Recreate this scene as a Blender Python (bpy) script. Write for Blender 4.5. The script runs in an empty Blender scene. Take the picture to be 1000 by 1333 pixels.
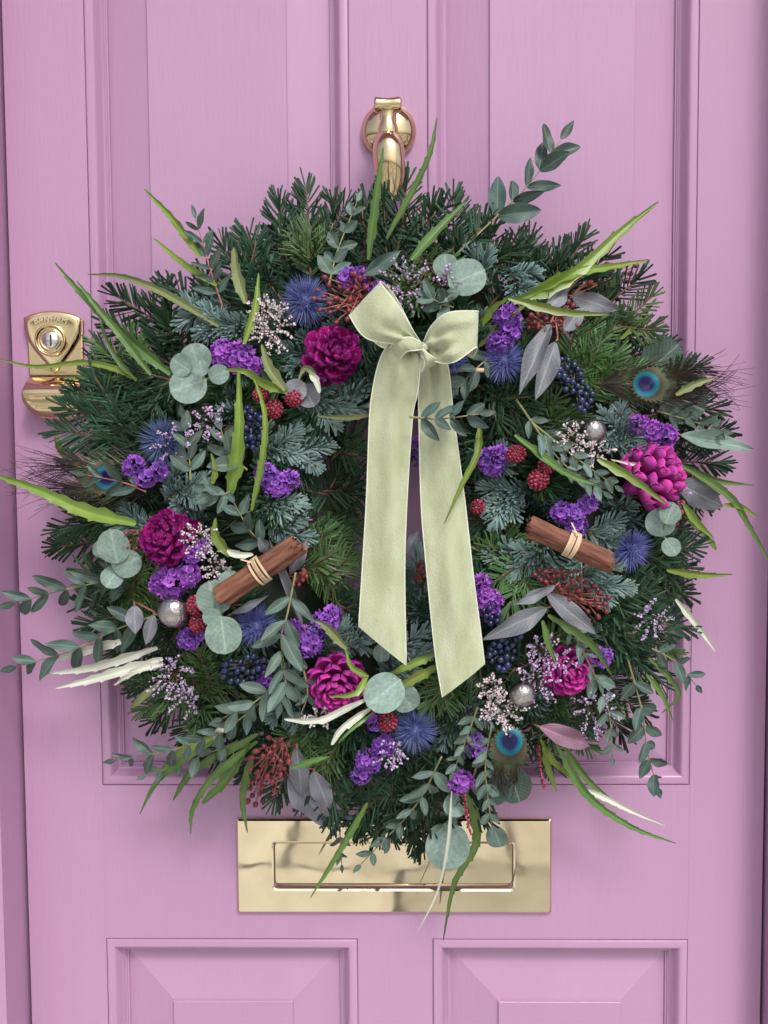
import bpy, math, random
import numpy as np
from mathutils import Vector, Matrix, noise as mnoise
R = math.radians
rnd = random.Random(7)
nrg = np.random.default_rng(11)
scn = bpy.context.scene
col = scn.collection

# ------------------------------------------------------------------ camera
F_PX = 1294.0                                   # focal length in pixels of a 1000 px wide picture
cam_loc = Vector((0.010, -1.10, 1.50))
cam_rot = (Matrix.Rotation(R(1.0), 4, 'Z') @ Matrix.Rotation(R(90 - 3.6), 4, 'X') @ Matrix.Rotation(R(-0.37), 4, 'Z'))
cd = bpy.data.cameras.new('camera'); cam = bpy.data.objects.new('camera', cd); col.objects.link(cam)
cam.matrix_world = Matrix.Translation(cam_loc) @ cam_rot
cd.sensor_fit = 'HORIZONTAL'; cd.sensor_width = 36; cd.lens = 36 * F_PX / 1000
cd.clip_start = 0.02; cd.clip_end = 500
scn.camera = cam
# ------------------------------------------------------------------ sky and sun (bright overcast)
SUN_EL, SUN_AZ = 50, 22                          # degrees; azimuth to the right of the door's outward normal
w = bpy.data.worlds.new("World"); scn.world = w; w.use_nodes = True
nt = w.node_tree; nt.nodes.clear()
wo = nt.nodes.new('ShaderNodeOutputWorld'); bg = nt.nodes.new('ShaderNodeBackground')
sky = nt.nodes.new('ShaderNodeTexSky'); sky.sky_type = 'NISHITA'; sky.sun_disc = False
sky.sun_elevation = R(SUN_EL); sky.sun_rotation = R(180 - SUN_AZ)
sky.air_density = 1.0; sky.dust_density = 4.0; sky.ozone_density = 1.0
hs = nt.nodes.new('ShaderNodeHueSaturation'); hs.inputs['Saturation'].default_value = 0.5
nt.links.new(sky.outputs[0], hs.inputs['Color']); nt.links.new(hs.outputs[0], bg.inputs[0])
bg.inputs[1].default_value = 0.15
nt.links.new(bg.outputs[0], wo.inputs[0])
sl = bpy.data.lights.new('sun', 'SUN'); sl.energy = 1.5; sl.angle = R(12); sl.color = (1.0, 0.97, 0.93)
sun = bpy.data.objects.new('sun', sl); col.objects.link(sun)
sd = Vector((math.sin(R(SUN_AZ)) * math.cos(R(SUN_EL)), -math.cos(R(SUN_AZ)) * math.cos(R(SUN_EL)), math.sin(R(SUN_EL))))
sun.rotation_euler = sd.to_track_quat('Z', 'Y').to_euler(); sun.location = sd * 8
vs = scn.view_settings; vs.view_transform = 'Standard'; vs.look = 'None'; vs.exposure = 0.12; vs.gamma = 1
scn.render.resolution_x = 768; scn.render.resolution_y = 1024
try:
    scn.cycles.max_bounces = 8; scn.cycles.transparent_max_bounces = 8
except Exception: pass

# ------------------------------------------------------------------ helpers
CR = cam_rot.to_3x3()
def P(px, py, d):
    """the point seen at picture pixel (px,py), d metres in front of the door face"""
    v = CR @ Vector(((px - 500) / F_PX, -(py - 666.5) / F_PX, -1))
    t = (-d - cam_loc.y) / v.y
    return cam_loc + v * t
def S(px, d): return px * (1.10 - d) / F_PX      # picture pixels -> metres at depth d
CX, CY = 512, 668
def mound(px, py):
    r = math.hypot(px - CX, py - CY)
    return 0.03 + 0.085 * math.sqrt(max(0.0, 1 - ((r - 225) / 180) ** 2))

def mesh(name, v, f, smooth=True, attr=None):
    me = bpy.data.meshes.new(name)
    me.from_pydata([tuple(x) for x in v], [], [tuple(x) for x in f])
    if smooth: me.polygons.foreach_set('use_smooth', [True] * len(me.polygons))
    if attr is not None:
        a = me.attributes.new('tone', 'FLOAT', 'POINT'); a.data.foreach_set('value', np.asarray(attr, dtype=np.float32))
    me.update(); return me
class MB:
    def __init__(s): s.v = []; s.f = []; s.a = []
    def add(s, v, f, a=0.5):
        o = len(s.v); s.v += [Vector(x) for x in v]; s.f += [tuple(i + o for i in q) for q in f]
        s.a += (list(a) if hasattr(a, '__len__') else [a] * len(v))
    def grid(s, rows, closed=False, a=None):
        n = len(rows[0]); v = [p for r in rows for p in r]; f = []
        for i in range(len(rows) - 1):
            for j in range(n if closed else n - 1):
                k = (j + 1) % n
                f.append((i * n + j, i * n + k, (i + 1) * n + k, (i + 1) * n + j))
        s.add(v, f, a if a is not None else 0.5)
    def box(s, x0, x1, y0, y1, z0, z1):
        v = [(x, y, z) for x in (x0, x1) for y in (y0, y1) for z in (z0, z1)]
        s.add(v, [(0, 1, 3, 2), (4, 6, 7, 5), (0, 4, 5, 1), (2, 3, 7, 6), (0, 2, 6, 4), (1, 5, 7, 3)])
    def tube(s, pts, rad, n=6, cap=True, a=0.5):
        pts = [Vector(p) for p in pts]; m = len(pts)
        if not hasattr(rad, '__len__'): rad = [rad] * m
        u = None; base = len(s.v)
        for i, p in enumerate(pts):
            t = (pts[min(i + 1, m - 1)] - pts[max(i - 1, 0)])
            if t.length < 1e-9: t = Vector((0, 0, 1))
            t.normalize()
            if u is None: u = t.orthogonal().normalized()
            u = (u - t * u.dot(t)); u = u.normalized() if u.length > 1e-6 else t.orthogonal().normalized()
            w_ = t.cross(u)
            for k in range(n):
                an = 2 * math.pi * k / n
                s.v.append(p + (u * math.cos(an) + w_ * math.sin(an)) * rad[i]); s.a.append(a)
        for i in range(m - 1):
            for k in range(n):
                k2 = (k + 1) % n
                s.f.append((base + i * n + k, base + i * n + k2, base + (i + 1) * n + k2, base + (i + 1) * n + k))
        if cap:
            s.f.append(tuple(base + k for k in reversed(range(n)))); s.f.append(tuple(base + (m - 1) * n + k for k in range(n)))
    def lathe(s, prof, o, axis, n=32, sx=1, sz=1):
        """prof: (radius, distance along axis)"""
        axis = Vector(axis).normalized(); u = axis.cross(Vector((0, 0, 1)))
        u = u.normalized() if u.length > .1 else Vector((1, 0, 0)); w_ = u.cross(axis)
        rows = [[Vector(o) + axis * h + u * (r * sx * math.cos(2 * math.pi * k / n)) + w_ * (r * sz * math.sin(2 * math.pi * k / n)) for k in range(n)] for r, h in prof]
        s.grid(rows, True)
    def mesh(s, name, smooth=True, attr=True): return mesh(name, s.v, s.f, smooth, s.a if attr else None)

def ico(sub=2):
    import bmesh
    bm = bmesh.new(); bmesh.ops.create_icosphere(bm, subdivisions=sub, radius=1)
    v = [x.co.copy() for x in bm.verts]; f = [[q.index for q in p.verts] for p in bm.faces]; bm.free(); return v, f
ICO1, ICO2, ICO3 = ico(1), ico(2), ico(3)

def spline(pts, n):
    """Catmull-Rom through pts, n+1 samples"""
    pts = [Vector(p) for p in pts]
    if len(pts) == 2: return [pts[0].lerp(pts[1], i / n) for i in range(n + 1)]
    q = [pts[0] * 2 - pts[1]] + pts + [pts[-1] * 2 - pts[-2]]
    out = []; m = len(pts) - 1
    for i in range(n + 1):
        t = i / n * m; k = min(int(t), m - 1); t -= k
        a, b, c, d = q[k], q[k + 1], q[k + 2], q[k + 3]
        out.append(0.5 * ((2 * b) + (c - a) * t + (2 * a - 5 * b + 4 * c - d) * t * t + (3 * b - a - 3 * c + d) * t ** 3))
    return out

# ------------------------------------------------------------------ labels
LM = [('the brass knocker', 506, 190), ('the brass lock', 72, 450), ('the letter plate', 510, 1130), ('the bow knot', 548, 452),
      ('the left ribbon tail', 500, 690), ('the right ribbon tail', 590, 720), ('the top pine cone', 432, 463), ('the left pine cone', 222, 700),
      ('the bottom pine cone', 437, 885), ('the right pine cone', 845, 625), ('the left cinnamon bundle', 340, 742), ('the right cinnamon bundle', 742, 707),
      ('the left bauble', 227, 796), ('the bottom bauble', 680, 903), ('the right bauble', 772, 562), ('the right feather eye', 848, 498),
      ('the left feather eye', 138, 620), ('the bottom feather eye', 663, 968), ('the top thistle', 398, 392), ('the left thistle', 212, 575),
      ('the right thistle', 822, 715), ('the bottom thistle', 540, 950), ('the upper left round leaves', 245, 485), ('the top round leaves', 600, 360),
      ('the upper right corner of the wreath', 800, 330), ('the bottom right corner of the wreath', 850, 930), ('the bottom left corner of the wreath', 230, 960),
      ('the upper left corner of the wreath', 260, 330), ('the far right edge of the wreath', 930, 620), ('the far left edge of the wreath', 80, 840)]
DIRS = ['right', 'up-right', 'up', 'up-left', 'left', 'down-left', 'down', 'down-right']
REL = ['right of', 'above right of', 'above', 'above left of', 'left of', 'below left of', 'below', 'below right of']
def compass(dx, dy): return int(round(math.atan2(-dy, dx) / (math.pi / 4))) % 8
used = set()
def where(px, py, kind, px2=None, py2=None, own=None):
    l = sorted(((math.hypot(px - x, py - y), n, x, y) for n, x, y in LM if n != own))
    d, n, x, y = l[0]
    base = kind
    if px2 is not None: base += ' pointing ' + DIRS[compass(px2 - px, py2 - py)]
    rel = lambda e: ('at ' if e[0] < 12 else REL[compass(px - e[2], py - e[3])] + ' ') + e[1]
    r = math.hypot(px - CX, py - CY)
    ln = math.hypot((px2 or px) - px, (py2 or py) - py)
    size = 'long ' if ln > 85 else ('short ' if ln < 55 else '')
    ring = 'outer' if r > 300 else ('inner' if r < 160 else 'middle')
    c = [base + ', ' + rel(l[0]), size + base + ', ' + rel(l[0]), base + ' in the %s ring, ' % ring + rel(l[0]),
         base + ', between ' + l[0][1] + ' and ' + l[1][1].replace('the ', '', 1) if 0 else base + ', ' + rel(l[1]), base + ', ' + rel(l[2]), size + base + ', ' + rel(l[1]),
         size + base + ', ' + rel(l[2]), base + ' in the %s ring, ' % ring + rel(l[1]), base + ', ' + rel(l[3]), base + ', ' + rel(l[4]), base + ' in the %s ring, ' % ring + rel(l[2])]
    for s in c:
        if s not in used and len(s.split()) <= 16: used.add(s); return s
    return c[0]

def tag(o, label=None, cat=None, group=None, kind=None):
    if label: o['label'] = label; used.add(label)
    if cat: o['category'] = cat
    if group: o['group'] = group
    if kind: o['kind'] = kind
    return o
def empty(name, loc, label, cat, group=None):
    o = bpy.data.objects.new(name, None); col.objects.link(o); o.location = loc; o.empty_display_size = 0.01
    return tag(o, label, cat, group)
def part(name, me, m, parent=None, kind=None, label=None, world=True):
    """a mesh given in world coordinates becomes a child of parent (parents are only translated)"""
    o = bpy.data.objects.new(name, me); col.objects.link(o)
    if m is not None and not me.materials: me.materials.append(m)
    if parent is not None:
        o.parent = parent
        off = Vector(parent.location)
        if parent.parent is not None: off = off + Vector(parent.parent.location)
        if world: me.transform(Matrix.Translation(-off))
    if kind: o['kind'] = kind
    if label: o['label'] = label
    return o
def inst(name, me, mat4, parent, m=None):
    """an alike piece sharing its mesh, placed by a world matrix"""
    o = bpy.data.objects.new(name, me); col.objects.link(o); o.parent = parent
    if m is not None and not me.materials: me.materials.append(m)
    o.matrix_local = Matrix.Translation(-Vector(parent.location)) @ mat4
    return o
def frame(origin, ydir, normal, sx=1, sy=1, sz=1):
    y = Vector(ydir).normalized(); z = Vector(normal); z = z - y * z.dot(y)
    z = z.normalized() if z.length > 1e-5 else y.orthogonal().normalized()
    x = y.cross(z)
    m = Matrix((x * sx, y * sy, z * sz)).transposed().to_4x4(); m.translation = origin
    return m
TOCAM = Vector((0, -1, 0))
def jit(v, a): return Vector(v) + Vector((rnd.uniform(-a, a), rnd.uniform(-a, a), rnd.uniform(-a, a)))

# ------------------------------------------------------------------ materials
def lin(c): return tuple(x / 12.92 if x <= 0.04045 else ((x + 0.055) / 1.055) ** 2.4 for x in c)
def material(name, c1, c2=None, rough=0.5, metal=0.0, scale=40, bump=0.0, bscale=200, tone=0.0, objvar=0.0, sheen=0.0, transl=0.0, coat=0.0, spec=0.5, detail=4, rough2=None, stretch=None):
    m = bpy.data.materials.new(name); m.use_nodes = True; t = m.node_tree; N = t.nodes; L = t.links
    b = N['Principled BSDF']; out = N['Material Output']
    b.inputs['Roughness'].default_value = rough; b.inputs['Metallic'].default_value = metal
    b.inputs['Specular IOR Level'].default_value = spec
    if sheen: b.inputs['Sheen Weight'].default_value = sheen; b.inputs['Sheen Roughness'].default_value = 0.4
    if coat: b.inputs['Coat Weight'].default_value = coat; b.inputs['Coat Roughness'].default_value = 0.12
    tc = N.new('ShaderNodeTexCoord'); vec = tc.outputs['Object']
    if stretch:
        mp = N.new('ShaderNodeMapping'); mp.inputs['Scale'].default_value = stretch; L.new(vec, mp.inputs[0]); vec = mp.outputs[0]
    nz = N.new('ShaderNodeTexNoise'); nz.inputs['Scale'].default_value = scale; nz.inputs['Detail'].default_value = detail; L.new(vec, nz.inputs['Vector'])
    rp = N.new('ShaderNodeMapRange'); rp.inputs['From Min'].default_value = 0.3; rp.inputs['From Max'].default_value = 0.7
    L.new(nz.outputs['Fac'], rp.inputs['Value'])
    mx = N.new('ShaderNodeMix'); mx.data_type = 'RGBA'
    mx.inputs[6].default_value = (*c1, 1); mx.inputs[7].default_value = (*(c2 or c1), 1); L.new(rp.outputs[0], mx.inputs[0])
    c = mx.outputs[2]
    if tone or objvar:
        h = N.new('ShaderNodeHueSaturation'); L.new(c, h.inputs['Color'])
        val = None
        if tone:
            at = N.new('ShaderNodeAttribute'); at.attribute_name = 'tone'
            r1 = N.new('ShaderNodeMapRange'); r1.inputs['To Min'].default_value = 1 - tone; r1.inputs['To Max'].default_value = 1 + tone
            L.new(at.outputs['Fac'], r1.inputs['Value']); val = r1.outputs[0]
        if objvar:
            oi = N.new('ShaderNodeObjectInfo'); r2 = N.new('ShaderNodeMapRange'); r2.inputs['To Min'].default_value = 1 - objvar; r2.inputs['To Max'].default_value = 1 + objvar
            L.new(oi.outputs['Random'], r2.inputs['Value'])
            if val is not None:
                mu = N.new('ShaderNodeMath'); mu.operation = 'MULTIPLY'; L.new(val, mu.inputs[0]); L.new(r2.outputs[0], mu.inputs[1]); val = mu.outputs[0]
            else: val = r2.outputs[0]
            r3 = N.new('ShaderNodeMapRange'); r3.inputs['To Min'].default_value = 0.5 - objvar * 0.06; r3.inputs['To Max'].default_value = 0.5 + objvar * 0.06
            L.new(oi.outputs['Random'], r3.inputs['Value']); L.new(r3.outputs[0], h.inputs['Hue'])
        L.new(val, h.inputs['Value']); c = h.outputs[0]
    L.new(c, b.inputs['Base Color'])
    if rough2 is not None:
        r4 = N.new('ShaderNodeMapRange'); r4.inputs['From Min'].default_value = 0.3; r4.inputs['From Max'].default_value = 0.7
        r4.inputs['To Min'].default_value = rough; r4.inputs['To Max'].default_value = rough2
        L.new(nz.outputs['Fac'], r4.inputs['Value']); L.new(r4.outputs[0], b.inputs['Roughness'])
    if bump:
        n2 = N.new('ShaderNodeTexNoise'); n2.inputs['Scale'].default_value = bscale; n2.inputs['Detail'].default_value = 3; L.new(vec, n2.inputs['Vector'])
        bp = N.new('ShaderNodeBump'); bp.inputs['Strength'].default_value = min(bump, 1); bp.inputs['Distance'].default_value = 0.002
        L.new(n2.outputs['Fac'], bp.inputs['Height']); L.new(bp.outputs[0], b.inputs['Normal'])
    if transl:
        tr = N.new('ShaderNodeBsdfTranslucent'); L.new(c, tr.inputs[0]); ms = N.new('ShaderNodeMixShader'); ms.inputs[0].default_value = transl
        L.new(b.outputs[0], ms.inputs[1]); L.new(tr.outputs[0], ms.inputs[2]); L.new(ms.outputs[0], out.inputs[0])
    return m
M = {}
M['door'] = material('lilac_paint', (0.440, 0.250, 0.408), (0.500, 0.290, 0.466), rough=0.26, scale=4, bump=0.22, bscale=240, rough2=0.40, stretch=(1, 1, .12), detail=8)
M['seam'] = material('paint_seam', (0.25, 0.10, 0.22), rough=0.6)
M['brass'] = material('polished_brass', (0.74, 0.59, 0.36), (0.66, 0.51, 0.30), rough=0.05, rough2=0.16, metal=1, scale=14, bump=0.15, bscale=25)
M['brass_plate'] = material('worn_brass', (0.84, 0.74, 0.53), (0.70, 0.60, 0.41), rough=0.02, rough2=0.09, metal=1, scale=22, bump=0.5, bscale=6)
M['steel'] = material('lock_steel', (0.75, 0.74, 0.72), rough=0.18, metal=1, scale=100, bump=0.1)
M['black'] = material('dark_slot', (0.01, 0.01, 0.01), rough=0.6)
M['fir'] = material('dark_fir_needle', (0.008, 0.028, 0.015), (0.024, 0.064, 0.028), rough=0.42, tone=0.45, scale=25, objvar=0.35, spec=.2)
M['firmid'] = material('green_fir_needle', (0.036, 0.092, 0.024), (0.075, 0.150, 0.042), rough=0.38, tone=0.4, scale=25, objvar=0.2, spec=.35)
M['firblue'] = material('blue_fir_needle', (0.095, 0.175, 0.165), (0.175, 0.265, 0.245), rough=0.5, tone=0.35, scale=25, objvar=0.15)
M['twig'] = material('fir_twig', (0.10, 0.055, 0.028), (0.17, 0.11, 0.06), rough=0.8, scale=150)
M['gstem'] = material('green_stem', (0.28, 0.30, 0.12), (0.20, 0.20, 0.09), rough=0.55, scale=60)
M['rstem'] = material('red_stem', (0.40, 0.15, 0.12), (0.28, 0.09, 0.08), rough=0.6, scale=60)
M['euc'] = material('eucalyptus_leaf', (0.070, 0.122, 0.100), (0.125, 0.190, 0.160), rough=0.55, scale=30, objvar=0.28, transl=0.10, tone=0.38)
M['eucdark'] = material('dark_eucalyptus_leaf', (0.034, 0.070, 0.058), (0.070, 0.122, 0.102), rough=0.5, scale=30, objvar=0.25, transl=0.10, tone=0.38)
M['round'] = material('silver_dollar_leaf', (0.17, 0.27, 0.235), (0.30, 0.40, 0.355), rough=0.65, scale=9, objvar=0.2, transl=0.08, tone=0.28, bump=.5, bscale=60)
M['purpleleaf'] = material('grey_purple_leaf', (0.145, 0.155, 0.185), (0.205, 0.205, 0.245), rough=0.5, scale=12, objvar=0.25, transl=0.08, tone=0.35)
M['redleaf'] = material('red_veined_leaf', (0.28, 0.12, 0.20), (0.20, 0.16, 0.19), rough=0.5, scale=90, tone=0.3)
M['lime'] = material('lime_serrated_leaf', (0.155, 0.245, 0.035), (0.24, 0.33, 0.06), rough=0.36, scale=30, objvar=0.2, transl=0.15, tone=0.3)
M['green'] = material('green_serrated_leaf', (0.085, 0.18, 0.045), (0.14, 0.25, 0.06), rough=0.4, scale=30, objvar=0.2, transl=0.12, tone=0.3)
M['olive'] = material('olive_serrated_leaf', (0.16, 0.20, 0.07), (0.22, 0.24, 0.10), rough=0.5, scale=30, objvar=0.1, transl=0.1, tone=0.3)
M['pale'] = material('silvery_leaf_back', (0.55, 0.58, 0.47), (0.68, 0.70, 0.60), rough=0.6, scale=30, tone=0.3, transl=0.08)
M['thistle'] = material('blue_thistle', (0.045, 0.060, 0.20), (0.13, 0.17, 0.40), rough=0.55, scale=60, tone=0.5, objvar=0.2)
M['thistlecore'] = material('thistle_core', (0.05, 0.06, 0.20), (0.12, 0.14, 0.34), rough=0.7, scale=400, bump=.6, bscale=900)
M['statice'] = material('violet_petal', (0.19, 0.055, 0.42), (0.36, 0.13, 0.60), rough=0.6, scale=120, objvar=0.35, transl=0.15, tone=0.25)
M['statice2'] = material('magenta_violet_petal', (0.27, 0.06, 0.46), (0.44, 0.14, 0.62), rough=0.6, scale=120, objvar=0.35, transl=0.15, tone=0.25)
M['calyx'] = material('cream_floret', (0.62, 0.60, 0.42), rough=0.6)
M['waxwhite'] = material('white_blossom', (0.68, 0.60, 0.62), (0.55, 0.45, 0.50), rough=0.6, tone=0.3)
M['waxpink'] = material('lilac_blossom', (0.40, 0.27, 0.50), (0.55, 0.42, 0.62), rough=0.6, tone=0.3)
M['darkstem'] = material('brown_stem', (0.12, 0.10, 0.05), rough=0.8)
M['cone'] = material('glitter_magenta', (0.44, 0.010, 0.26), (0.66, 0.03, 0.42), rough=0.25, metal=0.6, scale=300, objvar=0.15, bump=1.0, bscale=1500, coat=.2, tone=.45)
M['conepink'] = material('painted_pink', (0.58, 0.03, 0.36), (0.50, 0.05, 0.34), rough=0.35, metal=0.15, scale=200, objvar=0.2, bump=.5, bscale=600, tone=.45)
M['silver'] = material('crackled_silver', (0.58, 0.56, 0.55), (0.30, 0.28, 0.28), rough=0.16, rough2=0.42, metal=1, scale=120, bump=.5, bscale=300, detail=8)
M['cinnamon'] = material('cinnamon_bark', (0.09, 0.030, 0.018), (0.30, 0.125, 0.070), rough=0.75, scale=190, bump=1, bscale=220, stretch=(1, 0.15, 1), detail=8, objvar=.15)
M['cinnin'] = material('cinnamon_inside', (0.30, 0.12, 0.05), (0.20, 0.08, 0.035), rough=0.8, scale=60, stretch=(1, 0.15, 1))
M['raffia'] = material('raffia', (0.62, 0.44, 0.27), (0.72, 0.55, 0.38), rough=0.7, scale=200, stretch=(1, 1, .1))
M['rasp'] = material('frosted_raspberry', (0.28, 0.012, 0.045), (0.38, 0.03, 0.07), rough=0.30, scale=600, tone=0.4, bump=.5, bscale=2000, coat=.3)
M['privet'] = material('blue_black_berry', (0.010, 0.018, 0.060), (0.020, 0.032, 0.090), rough=0.28, scale=60, objvar=0.4, coat=.2)
M['redberry'] = material('red_seed', (0.23, 0.035, 0.038), (0.15, 0.022, 0.035), rough=0.4, scale=120, objvar=0.3)
M['velvet'] = material('sage_velvet', (0.40, 0.435, 0.27), (0.54, 0.575, 0.40), rough=0.9, scale=48, sheen=0.5, bump=0.5, bscale=900, detail=9, spec=.15, stretch=(1.3, 1, .45))
M['trim'] = material('cream_ribbon_edge', (0.74, 0.76, 0.64), rough=0.6)
M['moss'] = material('dark_moss', (0.008, 0.013, 0.007), (0.02, 0.026, 0.012), rough=0.95, scale=60, bump=1, bscale=80)
M['hang'] = material('lilac_satin', (0.30, 0.13, 0.34), rough=0.35)
M['paving'] = material('pale_stone', (0.20, 0.18, 0.15), (0.68, 0.65, 0.58), rough=0.8, scale=1.1, bump=.3, bscale=20)
M['mat_door'] = M['door']

pv = M['paving'].node_tree; pb = pv.nodes['Principled BSDF']; bk_ = pv.nodes.new('ShaderNodeTexBrick'); ptc = pv.nodes.new('ShaderNodeTexCoord')
bk_.inputs['Scale'].default_value = 1.0; bk_.inputs['Brick Width'].default_value = 0.85; bk_.inputs['Row Height'].default_value = 0.8; bk_.inputs['Mortar Size'].default_value = 0.02; bk_.inputs['Bias'].default_value = .1
bk_.inputs['Color1'].default_value = (.05, .05, .05, 1); bk_.inputs['Color2'].default_value = (.78, .75, .68, 1); bk_.inputs['Mortar'].default_value = (.08, .075, .07, 1)
pv.links.new(ptc.outputs['Object'], bk_.inputs['Vector']); pv.links.new(bk_.outputs['Color'], pb.inputs['Base Color'])
# leaf veins: pale side veins slanting off the midrib, in each leaf's own coordinates
def veins(mk, strength, n=9, slant=.75, width=.13, dark=False):
    t = M[mk].node_tree; N = t.nodes; L = t.links; b = N['Principled BSDF']; src = b.inputs['Base Color'].links[0].from_socket
    tc = N.new('ShaderNodeTexCoord'); sp = N.new('ShaderNodeSeparateXYZ'); L.new(tc.outputs['Object'], sp.inputs[0])
    def mth(op, a, b_=None, c=None):
        m = N.new('ShaderNodeMath'); m.operation = op
        for i, x in enumerate((a, b_, c)):
            if x is None: continue
            if isinstance(x, (int, float)): m.inputs[i].default_value = x
            else: L.new(x, m.inputs[i])
        return m.outputs[0]
    ax = mth('ABSOLUTE', sp.outputs[0]); v = mth('MULTIPLY', mth('SUBTRACT', sp.outputs[1], mth('MULTIPLY', ax, slant)), n)
    f = mth('PINGPONG', v, .5); line = mth('SUBTRACT', 1.0, mth('SMOOTH_MIN', mth('DIVIDE', f, width), 1.0, .2)); line = mth('MAXIMUM', line, 0.0)
    mid = mth('MAXIMUM', mth('SUBTRACT', 1.0, mth('DIVIDE', ax, .03)), 0.0)
    fac = mth('MULTIPLY', mth('MAXIMUM', line, mth('MULTIPLY', mid, 2.0)), strength); fac = mth('MINIMUM', fac, 1.0)
    mx = N.new('ShaderNodeMix'); mx.data_type = 'RGBA'; L.new(fac, mx.inputs[0]); L.new(src, mx.inputs[6])
    mx.inputs[7].default_value = (.50, .58, .46, 1) if not dark else (.42, .20, .30, 1)
    L.new(mx.outputs[2], b.inputs['Base Color'])
veins('round', .22, 7, .9); veins('euc', .16); veins('eucdark', .14); veins('purpleleaf', .18, 12, .5); veins('redleaf', .9, 9, .9, .16, True)
# glitter flakes on the two frosted cones
def flakes(mk, scale, c, thr):
    t = M[mk].node_tree; N = t.nodes; L = t.links; b = N['Principled BSDF']; src = b.inputs['Base Color'].links[0].from_socket
    vo = N.new('ShaderNodeTexVoronoi'); vo.inputs['Scale'].default_value = scale; tc = N.new('ShaderNodeTexCoord'); L.new(tc.outputs['Object'], vo.inputs['Vector'])
    sp = N.new('ShaderNodeSeparateColor'); L.new(vo.outputs['Color'], sp.inputs[0]); g1 = N.new('ShaderNodeMath'); g1.operation = 'GREATER_THAN'; g1.inputs[1].default_value = thr; L.new(sp.outputs[0], g1.inputs[0])
    mx = N.new('ShaderNodeMix'); mx.data_type = 'RGBA'; L.new(g1.outputs[0], mx.inputs[0]); L.new(src, mx.inputs[6]); mx.inputs[7].default_value = (*c, 1); L.new(mx.outputs[2], b.inputs['Base Color'])
flakes('cone', 9, (.90, .30, .70), .93); flakes('rasp', 900, (.65, .25, .32), .93)
# ------------------------------------------------------------------ setting: ground
g = MB(); g.add([(-60, -60, 0), (60, -60, 0), (60, 3, 0), (-60, 3, 0)], [(0, 1, 2, 3)])
tag(part('ground', g.mesh('ground', False), M['paving']), kind='structure')

# ------------------------------------------------------------------ the door
xl = P(22, 666, 0).x; xr = P(997, 900, 0).x
Z0, Z1 = 0.03, 2.20
door = empty('front_door', Vector(((xl + xr) / 2, 0, Z0)), 'lilac pink painted panelled front door behind the wreath', 'door')
TH = 0.044
def X(px, py=500): return P(px, py, 0).x
def Z(py, px=500): return P(px, py, 0).z
# panel openings (x0,x1,z0,z1)
uz0, uz1 = Z(1022), Z1 - 0.028
lz0, lz1 = 0.24, Z(1222)
ux = [(X(108, 0), X(455, 300)), (X(556, 300), X(912, 0))]
ux = [((X(108, 0) + X(133, 1000)) / 2, X(455.5, 200)), (X(556, 200), (X(912, 0) + X(898, 1000)) / 2)]
lx = [(X(138, 1222), X(466, 1222)), (X(563, 1222), X(896, 1222))]
lx = [((ux[0][0] + lx[0][0]) / 2, lx[0][1]), (lx[1][0], lx[1][1])]
def bevbox(x0, x1, z0, z1, y0=0.0, y1=TH, b=0.0001):
    m = MB()
    rows = [[(x0, y1, z0), (x1, y1, z0), (x1, y1, z1), (x0, y1, z1)], [(x0, y0 + b, z0), (x1, y0 + b, z0), (x1, y0 + b, z1), (x0, y0 + b, z1)],
            [(x0 + b, y0, z0 + b), (x1 - b, y0, z0 + b), (x1 - b, y0, z1 - b), (x0 + b, y0, z1 - b)]]
    m.grid(rows, True); n = len(m.v); m.f.append((n - 4, n - 3, n - 2, n - 1)); m.f.append((3, 2, 1, 0))
    return m
sxl = ux[0][0]; sxr = ux[1][1]
part('stile', bevbox(xl, sxl, Z0, Z1).mesh('stile', False), M['door'], door)
part('stile', bevbox(sxr, xr, Z0, Z1).mesh('stile', False), M['door'], door)
g_ = 0.00003
part('rail', bevbox(sxl + g_, sxr - g_, lz1, uz0, 0.00004).mesh('rail', False), M['door'], door)
part('rail', bevbox(sxl + g_, sxr - g_, uz1, Z1, 0.00004).mesh('rail', False), M['door'], door)
part('rail', bevbox(sxl + g_, sxr - g_, Z0, lz0, 0.00004).mesh('rail', False), M['door'], door)
part('muntin', bevbox(ux[0][1], ux[1][0], uz0 + g_, uz1 - g_, 0.00008).mesh('muntin', False), M['door'], door)
part('muntin', bevbox(lx[0][1], lx[1][0], lz0 + g_, lz1 - g_, 0.00008).mesh('muntin', False), M['door'], door)
# the frame gap behind openings that are narrower than the stiles allow
def ring_profile(x0, x1, z0, z1, prof):
    m = MB(); rows = []
    for i, y in prof: rows.append([(x0 + i, y, z0 + i), (x1 - i, y, z0 + i), (x1 - i, y, z1 - i), (x0 + i, y, z1 - i)])
    m.grid(rows, True); return m
def arc(cx, cy, r, a0, a1, n): return [(cx + r * math.cos(R(a0 + (a1 - a0) * k / n)), cy + r * math.sin(R(a0 + (a1 - a0) * k / n))) for k in range(n + 1)]
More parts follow.
